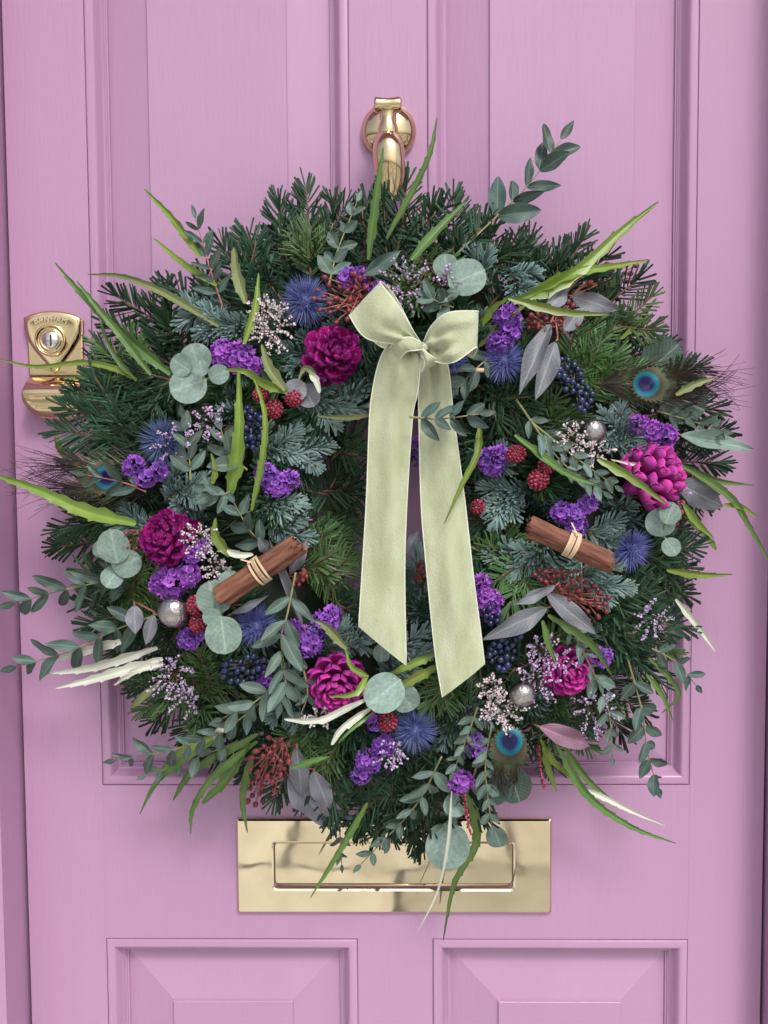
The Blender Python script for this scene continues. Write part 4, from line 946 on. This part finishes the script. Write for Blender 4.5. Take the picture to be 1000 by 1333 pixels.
spray(345, 400, 24, 'sparse white sea lavender above the white spray', dense=1.2)
spray(748, 573, 26, 'white sea lavender spray beside the right bauble', dense=1.5)
spray(780, 590, 18, 'small white sea lavender below the right bauble', dense=.8)
spray(655, 925, 30, 'white sea lavender spray left of the bottom bauble', dense=2.4)
spray(640, 900, 24, 'pale sea lavender tufts above the bottom peacock feather', dense=1.2)
spray(700, 890, 30, 'pink-white sea lavender spray right of the right ribbon tail end', 'waxpink', 1.4)
spray(705, 850, 26, 'lilac sea lavender spray under the trio of gum leaves', 'waxpink', 1.3)
spray(530, 368, 38, 'lilac sea lavender spray just above the bow', 'waxpink', 1.8)
spray(570, 368, 30, 'thin lilac sea lavender pointing right under the top round leaves', 'waxpink', .7, ang=.3)
spray(268, 550, 30, 'lilac sea lavender above the left thistle', 'waxpink', 1.3)
spray(225, 580, 26, 'lilac sea lavender threaded through the left thistle', 'waxpink', 1.1)
spray(222, 880, 34, 'lilac sea lavender spray at the lower left of the wreath', 'waxpink', 1.5)
spray(240, 910, 26, 'loose lilac sea lavender near the bottom left sprigs', 'waxpink', 1.0)
spray(510, 985, 24, 'lilac sea lavender over the tall violet cluster', 'waxpink', 1.4)
spray(262, 705, 26, 'pale sea lavender right of the left pine cone', 'waxwhite', 1.5)
spray(278, 740, 22, 'white sea lavender between left cone and cinnamon', 'waxwhite', 1.0)
spray(850, 808, 28, 'lilac sea lavender at the right edge below the cinnamon', 'waxpink', 1.2)
spray(775, 925, 34, 'lilac sea lavender trailing right of the bottom bauble', 'waxpink', 1.4)
spray(732, 862, 20, 'lilac sea lavender over the hidden lower right cone', 'waxpink', .7)
spray(885, 645, 18, 'small lilac sea lavender beside the right pine cone', 'waxpink', .7)
spray(415, 935, 20, 'thin white sea lavender beneath the bottom pine cone', 'waxwhite', .8)

# ------------------------------------------------------------------ berries
bmesh_ = {k: mesh('berry', *ICO2) for k in ('privet', 'redberry')}
for k, me in bmesh_.items(): me.materials.append(M[k])
def berries(pts, r, what, mk, base, cat, name_, group, dd=.02, stemm='darkstem', lobes=1.0):
    d = mound(*base) + dd - .012; b0 = P(base[0], base[1], d)
    root = empty(name_, b0, what, cat, group); tw = MB()
    node = None
    for i, (x, y) in enumerate(pts):
        r_s = .85 if mk == 'redberry' else 1.0; dj = mound(x, y) + dd + rnd.uniform(-.006, .008); p = P(x, y, dj); rr = S(r * r_s * rnd.uniform(.85, 1.15), dj)
        q_ = b0.lerp(p, .55) + jit((0, .002, 0), .002) if mk == 'privet' or i % 3 == 0 or node is None else node
        node = q_
        tw.tube(spline([b0, b0.lerp(q_, .5) + jit((0, 0, 0), .0015), q_], 4) if i % 3 == 0 else [q_, q_.lerp(p, .3)], [.0011, .001, .0009, .0008, .0007] if i % 3 == 0 else .0007, 5)
        tw.tube([q_, q_.lerp(p, .55) + jit((0, 0, 0), .001), p], .0007, 5)
        dr = (p - q_).normalized()
        inst('berry', bmesh_[mk], frame(p, dr, TOCAM, rr, rr * lobes, rr), root)
    part('stem', tw.mesh('stem'), M[stemm], root)
def cloud(cx, cy, rx, ry, n, rot=0, seed=1):
    r_ = random.Random(seed); out = []
    tries = 0
    mind = 2.0 * math.sqrt(rx * ry / n) * .78
    while len(out) < n and tries < 4000:
        tries += 1; a = r_.uniform(0, 6.283); q_ = math.sqrt(r_.random()); x, y = q_ * rx * math.cos(a), q_ * ry * math.sin(a)
        p = (cx + x * math.cos(rot) - y * math.sin(rot), cy + x * math.sin(rot) + y * math.cos(rot))
        if all(math.hypot(p[0] - o_[0], p[1] - o_[1]) > mind for o_ in out): out.append(p)
    return out
BG = 'blue-black berry clusters in the wreath'
berries(cloud(327, 556, 14, 27, 22, 0, 3), 4.8, 'blue-black berry cluster behind the upright lime leaf', 'privet', (330, 530), 'berries', 'berry_cluster', BG)
berries(cloud(742, 490, 14, 26, 20, -.4, 4) + cloud(762, 520, 10, 16, 9, 0, 5), 4.8, 'blue-black berry cluster right of the hanging gum leaves', 'privet', (745, 480), 'berries', 'berry_cluster', BG)
berries(cloud(318, 872, 32, 17, 26, -.2, 6), 4.7, 'wide blue-black berry cluster left of the bottom cone', 'privet', (345, 860), 'berries', 'berry_cluster', BG)
berries(cloud(655, 852, 18, 20, 18, 0, 7) + cloud(665, 830, 14, 10, 6, 0, 8), 4.6, 'blue-black berry cluster beside the right ribbon tail tip', 'privet', (665, 840), 'berries', 'berry_cluster', BG)
berries(cloud(640, 800, 12, 12, 7, 0, 9), 5, 'few dark berries under the tail-side violet flowers', 'privet', (640, 795), 'berries', 'berry_cluster', BG)
RG = 'red eucalyptus seed clusters in the wreath'
berries(cloud(448, 388, 40, 34, 28, .3, 10) + cloud(470, 365, 18, 12, 8, 0, 11), 4.0, 'red seed cluster between the top thistle and the bow', 'redberry', (470, 395), 'seed cluster', 'seed_cluster', RG, stemm='rstem', lobes=1.35)
berries(cloud(798, 360, 38, 17, 18, -.2, 12), 4.0, 'red seed cluster at the upper right below the lime leaf', 'redberry', (745, 385), 'seed cluster', 'seed_cluster', RG, stemm='rstem', lobes=1.35)
berries(cloud(738, 410, 20, 18, 14, 0, 13) + cloud(702, 420, 18, 12, 10, 0, 14), 4.0, 'red seed cluster above the hanging gum leaves', 'redberry', (715, 425), 'seed cluster', 'seed_cluster', RG, stemm='rstem', lobes=1.3)
berries(cloud(752, 780, 44, 27, 32, .25, 15) + cloud(712, 750, 16, 10, 9, 0, 16), 4.2, 'bright red seed cluster below the right cinnamon bundle', 'redberry', (722, 770), 'seed cluster', 'seed_cluster', RG, stemm='rstem', lobes=1.3)
berries(cloud(352, 990, 24, 36, 22, .4, 17) + cloud(334, 1028, 24, 20, 14, 0, 18), 4.2, 'red seed cluster hanging over the bottom left of the wreath', 'redberry', (368, 965), 'seed cluster', 'seed_cluster', RG, stemm='rstem', lobes=1.4)
berries(cloud(878, 665, 14, 24, 16, 0, 19), 3.6, 'dark red seed cluster beside the broad purple leaf', 'redberry', (880, 650), 'seed cluster', 'seed_cluster', RG, stemm='rstem', lobes=1.3)
berries(cloud(548, 745, 8, 14, 7, 0, 20), 3.6, 'tiny red seeds seen between the two ribbon tails', 'redberry', (545, 760), 'seed cluster', 'seed_cluster', RG, stemm='rstem', lobes=1.3)
berries(cloud(385, 752, 16, 10, 9, .3, 21), 3.8, 'small red seeds at the end of the left cinnamon bundle', 'redberry', (395, 740), 'seed cluster', 'seed_cluster', RG, stemm='rstem', lobes=1.3)
berries(cloud(175, 700, 16, 14, 9, .5, 22), 3.4, 'pinkish seeds left of the left pine cone', 'redberry', (190, 690), 'seed cluster', 'seed_cluster', RG, stemm='rstem', lobes=1.5)
berries(cloud(735, 745, 30, 8, 8, 0, 23), 3.0, 'tiny dark red seeds under the right cinnamon', 'redberry', (735, 750), 'seed cluster', 'seed_cluster', RG, stemm='rstem', lobes=1.2)

def raspberry(px, py, r, what, dd=.018):
    d = mound(px, py) + dd; c = P(px, py, d); R_ = S(r, d)
    root = empty('raspberry', c, what, 'raspberry', 'red raspberries in the wreath'); mb = MB(); cv, cf = ICO1
    rot = Matrix.Rotation(rnd.uniform(0, 3), 3, Vector((rnd.random(), rnd.random(), rnd.random())).normalized())
    n = 64
    for i in range(n):
        z = 1 - 2 * (i + .5) / n; a = i * 2.39996; q_ = math.sqrt(1 - z * z); dr = rot @ Vector((q_ * math.cos(a), q_ * math.sin(a), z * 1.15))
        to_ = rnd.random(); mb.add([c + dr * R_ * .86 + v * R_ * .19 for v in cv], cf, to_)
    part('drupelets', mb.mesh('drupelets'), M['rasp'], root, kind='stuff')
    cb = MB(); cb.add([c + v * R_ * .84 for v in ICO2[0]], ICO2[1], .2); part('core', cb.mesh('core'), M['rasp'], root)
for a in ((357, 532, 12, 'middle red raspberry left of the top pine cone'), (383, 518, 12, 'red raspberry nearest below the top pine cone'), (340, 513, 11, 'red raspberry half hidden by the lime leaf'),
          (672, 591, 12, 'uppermost red raspberry right of the ribbon'), (701, 624, 14, 'largest lowest raspberry above the right cinnamon'), (712, 606, 11, 'raspberry tucked behind the large lower one'),
          (255, 788, 13, 'red raspberry touching the left bauble'), (258, 812, 12, 'red raspberry below right of the left bauble'), (505, 940, 13, 'red raspberry below the bottom round leaves'), (486, 920, 9, 'small raspberry beside the bottom pine cone'),
          (622, 660, 10, 'small raspberry near the right ribbon tail edge')): raspberry(*a)

# ------------------------------------------------------------------ baubles
def bauble(px, py, r, what, dd=.02):
    d = mound(px, py) + dd; c = P(px, py, d); R_ = S(r, d)
    root = empty('bauble', c, what, 'bauble', 'silver baubles in the wreath')
    b = MB(); b.add([c + v * R_ for v in ICO3[0]], ICO3[1], .5); part('ball', b.mesh('ball'), M['silver'], root)
    k = MB(); k.lathe([(R_ * .2, R_ * .93), (R_ * .2, R_ * 1.15), (R_ * .08, R_ * 1.17)], c, Vector((.3, .6, .7)), 14); part('cap', k.mesh('cap'), M['silver'], root)
bauble(227, 796, 21.5, 'round silver bauble at the left below the violet cluster')
bauble(680, 903, 18, 'silver bauble at lower right beside white sea lavender')
bauble(772, 561, 17, 'silver bauble half hidden by leaves at right', .012)

# ------------------------------------------------------------------ pine cones
def scale_mesh(mk, i):
    r_ = random.Random(i); mb = MB(); rows = []; att = []
    prof = ((0, .13), (.25, .24), (.5, .38), (.72, .49), (.88, .50), (.97, .38), (1.02, .20), (1.03, .03))
    us = (-1, -.85, -.5, 0, .5, .85, 1, .9, .5, 0, -.5, -.9)
    for k, (t, wv) in enumerate(prof):
        row = []; th = .12 + .10 * t
        for j, u in enumerate(us):
            back = j > 6; wob = 1 + .05 * math.sin(i * 3 + t * 9 + u * 2)
            z = .30 * t ** 2.2 + .30 * wv * u * u * 1.1 + .02 * math.sin(u * 7 + i) - (th if back else 0) - (.05 if k == len(prof) - 1 and not back else 0)
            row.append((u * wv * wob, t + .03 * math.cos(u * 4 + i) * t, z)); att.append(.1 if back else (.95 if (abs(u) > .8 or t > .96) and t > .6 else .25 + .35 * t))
        rows.append(row)
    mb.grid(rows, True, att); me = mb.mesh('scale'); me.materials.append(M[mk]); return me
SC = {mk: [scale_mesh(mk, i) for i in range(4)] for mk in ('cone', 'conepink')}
def cone(px, py, r, what, mk='cone', axis=(0, -1, 0), n=46, depth=1.0, dd=.02, own=None):
    d = mound(px, py) + dd - .012; c = P(px, py, d); R_ = S(r, d); ax = Vector(axis).normalized(); u = ax.orthogonal().normalized(); v = ax.cross(u)
    root = empty('pine_cone', c, what, 'pine cone', 'magenta pine cones in the wreath')
    co = MB(); co.add([c + (u * p.x + v * p.y) * R_ * .35 + ax * (p.z * .8 * depth) * R_ for p in ICO2[0]], ICO2[1], .2); part('core', co.mesh('core'), M[mk], root)
    for i in range(n):
        s = (i + .5) / n                          # 0 top centre .. 1 base
        a = i * 2.39996; h = (0.62 - 1.05 * s) * R_ * depth
        el = R(80 - 92 * s ** .55)
        out_ = u * math.cos(a) + v * math.sin(a); dr = (out_ * math.cos(el) + ax * math.sin(el)).normalized()
        L_ = R_ * (.34 + .52 * math.sin(math.pi * min(1, s * 1.05) ** .8 * .62)) * rnd.uniform(.93, 1.05)
        o_ = c + ax * (h * .75) + out_ * R_ * .12
        nm = (ax * math.cos(el) - out_ * math.sin(el))
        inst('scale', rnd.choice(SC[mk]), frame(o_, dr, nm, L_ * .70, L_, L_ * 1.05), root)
cone(432, 463, 39, 'glittery magenta pine cone above the raspberries near the bow', axis=(.35, -1, .25), n=30)
cone(222, 701, 39, 'glittery magenta pine cone at the left edge', axis=(-.35, -1, .3), n=31)
cone(437, 885, 40, 'matt magenta pine cone at the bottom left of the ribbon', 'conepink', axis=(.1, -1, -.5), n=36)
cone(845, 622, 45, 'magenta pine cone at the right seen from its side', 'conepink', axis=(.75, -.35, .45), n=34, depth=1.15, dd=.03)
cone(738, 870, 34, 'magenta pine cone hidden behind leaves at lower right', 'conepink', axis=(.2, -1, -.1), n=36, dd=.012)

# ------------------------------------------------------------------ cinnamon
def cinnamon(a, b, off, what, dd=.035):
    (ax_, ay_), (bx, by) = a, b; d = mound((ax_ + bx) / 2, (ay_ + by) / 2) + dd
    A, B = P(ax_, ay_, d), P(bx, by, d + .004); di = (B - A).normalized(); L_ = (B - A).length; sdv = di.cross(TOCAM).normalized()
    root = empty('cinnamon_bundle', A, what, 'cinnamon bundle', 'cinnamon bundles in the wreath')
    for k, (so, uo, rr, l0, l1, rot) in enumerate(off):
        mb = MB(); rows = []; rr = S(rr, d); o_ = Vector((S(so, d), 0, S(uo, d)))
        prof = []
        for j in range(30):                     # double scroll
            t = j / 29; th = -3.9 + 7.8 * t; q_ = 1 - .42 * abs(2 * t - 1) ** 2
            prof.append((rr * (q_ * math.cos(th * 1.0) + .28 * (1 if t > .5 else -1) * 0), rr * q_ * math.sin(th)))
        inner = [(x * .86, y * .86) for x, y in reversed(prof)]
        full = prof + inner; n = 16
        for i in range(n + 1):
            s = l0 + (l1 - l0) * i / n; row = []
            for j, (x, y) in enumerate(full):
                an = rot; x2, y2 = x * math.cos(an) - y * math.sin(an), x * math.sin(an) + y * math.cos(an)
                nz = 1 + .22 * mnoise.noise(Vector((x2 * 160, y2 * 160, s * 5 + k * 7)))
                e = (.045 * mnoise.noise(Vector((j * .5, k, 3 * (i > 8)))) if i in (0, n) else 0)
                row.append(o_ + Vector((x2 * nz, L_ * (s + e), y2 * nz)))
            rows.append(row)
        mb.grid(rows, True)
        m_ = len(full); h_ = m_ // 2
        for base, fl_ in ((0, 1), (n * m_, 0)):
            for j in range(h_ - 1):
                q4 = (base + j, base + j + 1, base + m_ - 2 - j, base + m_ - 1 - j); mb.f.append(q4 if fl_ else q4[::-1])
        o = inst('cinnamon_stick', mb.mesh('cinnamon_stick'), frame(A, di, TOCAM), root, M['cinnamon'])
        # align object axes with the stick so the bark grain runs along it
        o.data.set_sharp_from_angle(angle=R(50))
    c = A.lerp(B, .5)
    for k in range(5):
        mb = MB(); pts = []; s = (k - 2) * .0019 + rnd.uniform(-.0005, .0005); sk = rnd.uniform(-.0016, .0016)
        for j in range(29):
            th = 2 * math.pi * j / 28; pts.append((th, s + sk * math.sin(th)))
        rx = S(max(abs(o_[0]) + o_[2] for o_ in off) + 1.5, d); ry = S(max(o_[1] + o_[2] for o_ in off) + 1.5, d); rb = S(max(o_[2] - o_[1] for o_ in off) + 1, d)
        rows = [[c + di * (s_ + wv) + sdv * rx * math.cos(th) + TOCAM * (ry if math.sin(th) > 0 else rb) * math.sin(th) for wv in (-.0012, 0, .0012)] for th, s_ in pts]
        mb.grid(rows); part('raffia_tie', mb.mesh('raffia_tie'), M['raffia'], root)
    mb = MB()
    for e_ in ((-1, 1.0), (.6, 1.2)):
        if e_[0] > 0: continue
        mb.grid([[c + TOCAM * S(17, d) * (1 - t * .6) + sdv * S(-14 - 12 * t, d) * 1 + di * (S(e_[0] * 12 * t, d) + wv) for wv in (-.001, .001)] for t in (0, .35, .7, 1)])
    part('raffia_end', mb.mesh('raffia_end'), M['raffia'], root)
cinnamon((287, 777), (391, 707), [(-6, 0, 11.5, .0, .97, .5), (8, 1, 9.5, .04, 1.0, 2.6), (1, 9, 8.5, -.01, .93, 1.0)], 'cinnamon stick bundle tied with raffia left of the hole')
cinnamon((688, 684), (799, 733), [(-5, 0, 11, .0, .94, .4), (7, 1, 9.5, .03, 1.0, 2.2), (0, 8, 8, .0, .97, 5.0)], 'cinnamon stick bundle tied with raffia right of the hole')
# bare cut twig
tb = MB(); tb.tube([P(585, 482, .12), P(605, 481, .13), P(630, 482, .135)], .0021, 8); o = part('cut_twig', tb.mesh('cut_twig'), M['raffia']); tag(o, 'short pale cut twig poking out right of the bow', 'twig')
for a, b, c, d, lb in ((700, 970, 708, 1026, 'thin dark red flower spike hanging at the bottom right'), (604, 1035, 612, 1085, 'dark red flower spike against the dark trailing leaf'), (868, 620, 908, 616, 'dark red flower spike right of the right pine cone')):
    mb = MB(); q0, q1 = P(a, b, .10), P(c, d, .085)
    for i in range(46):
        p = q0.lerp(q1, i / 45) + jit((0, 0, 0), .0014); mb.add([p + v * .0014 for v in ICO1[0]], ICO1[1], rnd.random())
    o = part('flower_spike', mb.mesh('flower_spike'), M['rasp']); tag(o, lb, 'flower spike', 'dark red flower spikes')

# ------------------------------------------------------------------ peacock feathers
def feather_mat(name):
    m = bpy.data.materials.new(name); m.use_nodes = True; t = m.node_tree; N = t.nodes; L = t.links; b = N['Principled BSDF']
    at = N.new('ShaderNodeAttribute'); at.attribute_name = 'tone'
    cr = N.new('ShaderNodeValToRGB'); e = cr.color_ramp.elements
    stops = [(0.0, (.006, .004, .05)), (.17, (.008, .006, .10)), (.20, (.0, .10, .22)), (.285, (.0, .22, .24)), (.315, (.04, .035, .02)), (.38, (.11, .085, .045)), (.46, (.13, .12, .07)), (.50, (.03, .13, .06)), (.54, (.10, .11, .06)), (.60, (.085, .075, .045)), (.8, (.065, .052, .042)), (1.0, (.045, .03, .034))]
    e[0].position = 0; e[0].color = (*stops[0][1], 1); e[1].position = 1; e[1].color = (*stops[-1][1], 1)
    for p, c in stops[1:-1]:
        x = e.new(p); x.color = (*c, 1)
    L.new(at.outputs['Fac'], cr.inputs[0]); L.new(cr.outputs[0], b.inputs['Base Color'])
    b.inputs['Roughness'].default_value = .35; b.inputs['Metallic'].default_value = .15; return m
M['feather'] = feather_mat('peacock_barbs')
def feather(ex, ey, ang, eye_r, what, barb=90, d=.115, back=60, spread=1.0, own=None, dtip=None):
    """eye centre, direction in degrees (picture, 0 = right, 90 = up) in which the tip points"""
    dx, dy = math.cos(R(ang)), -math.sin(R(ang)); dtip = d if dtip is None else dtip
    sh0 = (ex - dx * back, ey - dy * back)
    root = empty('peacock_feather', P(sh0[0], sh0[1], d - .02), what, 'peacock feather', 'peacock feathers in the wreath')
    def W(u, v, h=0.0):     # u along tip, v across, pixels
        x = ex + dx * u - dy * v; y = ey + dy * u + dx * v; s = max(0, min(1, (u + back) / (back + barb)))
        return P(x, y, max(.012, (d - .02) * (1 - s) + dtip * s + h + .01 * math.sin(math.pi * min(1, (u + back) / (2 * back)))))
    sh = MB(); sh.tube([W(-back, 0, -.006), W(-back * .5, 0), W(0, 0, -.0008)], [.0016, .0011, .0005], 6); part('shaft', sh.mesh('shaft'), M['darkstem'], root)
    def tone(u, v):
        r = .90 * math.hypot((u + eye_r * .35) / 1.15 * (1 if u > -eye_r * .35 else 1.25), v) / eye_r      # nested ovals set towards the base
        return r / 2.9
    # solid eye: rows of fused barbs with herring-bone relief
    ev = MB(); rows = []; att = []
    NR, NA = 22, 180
    for i in range(NR + 1):
        q_ = i / NR; row = []
        for j in range(NA):
            a = 2 * math.pi * j / NA; u = math.cos(a) * eye_r * 1.75 * q_ + eye_r * .35 * q_; v = math.sin(a) * eye_r * 1.35 * q_
            fq = (1 + (.06 * math.sin(j * 2.1) + .05 * math.sin(j * 5.3)) * q_ ** 3); row.append(W(u * fq, v * fq, .0011 * ((j) % 2) * q_)); att.append(min(.62, tone(u, v) * (1 + .07 * math.sin(j * 3.7) + .07 * math.sin(j * 1.3))))
        rows.append(row)
    ev.grid(rows, True, att); part('eye', ev.mesh('eye'), M['feather'], root)
    bb = MB()
    for i in range(330):
        s = i / 329; side = -1 if i % 2 else 1
        u0 = -back * .9 + (back * .9 + eye_r * .6) * s; v0 = side * (1 + eye_r * (0.0 if s < .35 else .5 * (s - .35)))
        a0 = R(38 - 30 * s + rnd.uniform(-7, 7)) * side * spread
        L_ = barb * (.55 + .55 * s) * rnd.uniform(.75, 1.15); pts = []; at_ = []; wob = rnd.uniform(-.5, .5); hh = rnd.uniform(-.004, .006)
        uu, vv = u0, v0; aa = a0
        for k in range(8):
            pts.append((uu, vv)); uu += math.cos(aa) * L_ / 7; vv += math.sin(aa) * L_ / 7; aa += (wob + -side * .3) / 7 * (1 + k * .25) + rnd.uniform(-.05, .05)
        rowz = []
        for k, (uu, vv) in enumerate(pts):
            h = .001 + hh * k / 7 if tone(uu, vv) > .5 else -.004; w_ = 1.0 * (1 - .60 * k / 7)
            k2 = min(k + 1, 7); tu, tv = pts[k2][0] - pts[max(k - 1, 0)][0], pts[k2][1] - pts[max(k - 1, 0)][1]; ll = math.hypot(tu, tv) + 1e-6
            rowz.append([W(uu - tv / ll * w_ * .5, vv + tu / ll * w_ * .5, h), W(uu + tv / ll * w_ * .5, vv - tu / ll * w_ * .5, h + .0004)]); at_ += [max(.36, min(1, tone(uu, vv)))] * 2
        bb.grid(rowz, False, at_)
    part('barbs', bb.mesh('barbs'), M['feather'], root, kind='stuff')
feather(846, 500, 0, 17, 'peacock feather with blue eye spreading to the right edge', barb=104, d=.135, back=70, spread=.95, dtip=.10)
feather(134, 622, 180, 16, 'peacock feather with dark eye spreading to the left edge', barb=104, d=.125, back=90, spread=1.0, dtip=.07)
feather(663, 970, -95, 18, 'peacock feather with green-blue eye hanging at the bottom', barb=52, d=.14, back=25, spread=1.0, dtip=.10)

# ------------------------------------------------------------------ bow
bow = empty('velvet_bow', P(548, 452, .16), 'pale sage green velvet bow with two long tails hanging over the wreath', 'bow')
def strip(name, ea, eb, n=40, m=10, bulge=.004, folds=(), seed=0, thick=.0009, back=None, pleat=.0022, pn=6, pl=.12):
    """surface between two edge curves given as (px,py,d)"""
    A = spline([P(*p) for p in ea], n); B = spline([P(*p) for p in eb], n)
    rows = []; r_ = random.Random(seed)
    for i in range(n + 1):
        s = i / n; row = []
        for j in range(m + 1):
            t = j / m; p = A[i].lerp(B[i], t)
            h = bulge * math.sin(math.pi * t)
            for (s0, t0, ws, wt, am) in folds: h += am * math.exp(-((s - s0) / ws) ** 2 - ((t - t0) / wt) ** 2)
            h += .0010 * mnoise.noise(Vector((s * 7 + seed, t * 2.2, seed))) + pleat * (math.sin(math.pi * pn * t + 1.2) * math.exp(-(s / pl) ** 1.3))
            p = p + TOCAM * h; row.append(p)
        rows.append(row)
    mb = MB(); mb.grid(rows)
    bk = [[p - TOCAM * thick for p in r] for r in rows]; mb.grid([r[::-1] for r in bk])
    o = part(name, mb.mesh(name), M['velvet'], bow)
    for ed in ([r[0] for r in rows], [r[-1] for r in rows]):
        tb = MB(); tb.tube([p + TOCAM * -.0003 for p in ed], .00065, 6); e = part('ribbon_edge', tb.mesh('ribbon_edge'), M['trim']); e.parent = o; e.data.transform(Matrix.Translation(-Vector(bow.location)))
    return rows
# left tail and right tail: left edge, right edge, ends cut on the slant
strip('ribbon_tail', [(539, 441, .168), (517, 440, .176), (504, 450, .178), (493, 473, .174), (485, 508, .168), (481, 545, .165), (477, 650, .160), (472, 735, .158), (467, 816, .158)],
      [(546, 455, .170), (547, 462, .180), (547, 475, .182), (546, 492, .178), (543, 515, .172), (537, 545, .166), (530, 650, .160), (527, 745, .158), (529, 867, .158)],
      n=60, m=14, bulge=.003, folds=((.10, .35, .05, .14, .008), (.18, .62, .09, .10, -.007), (.16, .85, .08, .08, .006), (.30, .2, .07, .2, .003), (.42, .55, .12, .14, .005), (.60, .25, .10, .16, -.004), (.75, .6, .08, .18, .004), (.9, .4, .06, .3, -.003)), seed=3)
strip('ribbon_tail', [(548, 462, .150), (545, 490, .156), (545, 524, .158), (548, 650, .158), (554, 727, .158), (566, 846, .158), (576, 908, .160)],
      [(563, 462, .152), (582, 472, .158), (591, 545, .160), (605, 650, .158), (617, 755, .158), (625, 815, .158), (631, 865, .158)],
      n=60, m=14, bulge=.003, folds=((.12, .72, .14, .08, .007), (.14, .42, .14, .09, -.006), (.35, .65, .12, .15, .004), (.5, .25, .1, .15, -.004), (.7, .5, .09, .2, .005), (.85, .3, .06, .2, -.003)), seed=9)
# loops: out to the fold and back behind
strip('ribbon_loop', [(547, 445, .176), (537, 429, .186), (518, 398, .196), (495, 368, .186), (505, 374, .168), (517, 390, .160), (530, 415, .158), (545, 445, .162)],
      [(546, 456, .176), (522, 449, .184), (477, 440, .196), (455, 411, .186), (462, 420, .168), (484, 442, .160), (504, 454, .158), (544, 456, .162)],
      n=54, m=14, bulge=.002, folds=((.10, .5, .06, .12, -.005), (.16, .75, .10, .12, .007), (.3, .35, .1, .3, .006), (.22, .5, .04, .3, -.003)), seed=5)
strip('ribbon_loop', [(551, 446, .174), (562, 424, .186), (584, 407, .194), (621, 405, .186), (617, 408, .168), (600, 412, .160), (575, 425, .156), (552, 446, .160)],
      [(552, 458, .174), (568, 471, .186), (592, 471, .196), (620, 452, .190), (616, 464, .172), (604, 458, .160), (580, 460, .156), (552, 456, .160)],
      n=54, m=16, bulge=.001, folds=((.10, .45, .06, .10, .007), (.17, .68, .06, .09, -.010), (.24, .52, .05, .10, .008), (.26, .84, .05, .09, .008), (.20, .35, .10, .08, -.005), (.32, .25, .10, .15, .006)), seed=8)
strip('knot_fold', [(549, 446, .186), (534, 439, .191), (516, 443, .189), (506, 455, .178)], [(549, 455, .188), (541, 456, .195), (529, 458, .193), (519, 470, .180)], n=24, m=8, bulge=.003, seed=21, pleat=.001)
strip('knot_fold', [(549, 452, .186), (557, 460, .190), (566, 466, .188), (572, 472, .176)], [(548, 462, .186), (553, 470, .190), (551, 480, .186), (545, 488, .172)], n=24, m=8, bulge=.003, seed=22, pleat=.001)
kb = MB(); rows = []
for i in range(17):
    s = i / 16; row = []
    for j in range(20):
        a = 2 * math.pi * j / 20; rr = (.0036 + .0010 * math.sin(s * math.pi)) * (1 + .24 * math.sin(a * 7 + s * 2.5)); c = P(549 + 2 * math.sin(s * 4), 446 + 15 * s, .184)
        row.append(c + Vector((math.cos(a) * rr * (0.55 + .5 * math.sin(math.pi * s)), math.sin(a) * rr * .9, 0)))
    rows.append(row)
kb.grid(rows, True); part('knot', kb.mesh('knot'), M['velvet'], bow)
kt = MB()
for q_ in (0, 1): kt.tube(spline([P(545, 447 + 7 * q_, .186), P(549, 450 + 6 * q_, .1885), P(554, 449 + 9 * q_, .186)], 8), .0006, 5)
part('knot_edge', kt.mesh('knot_edge'), M['trim'], bow)
#@@END
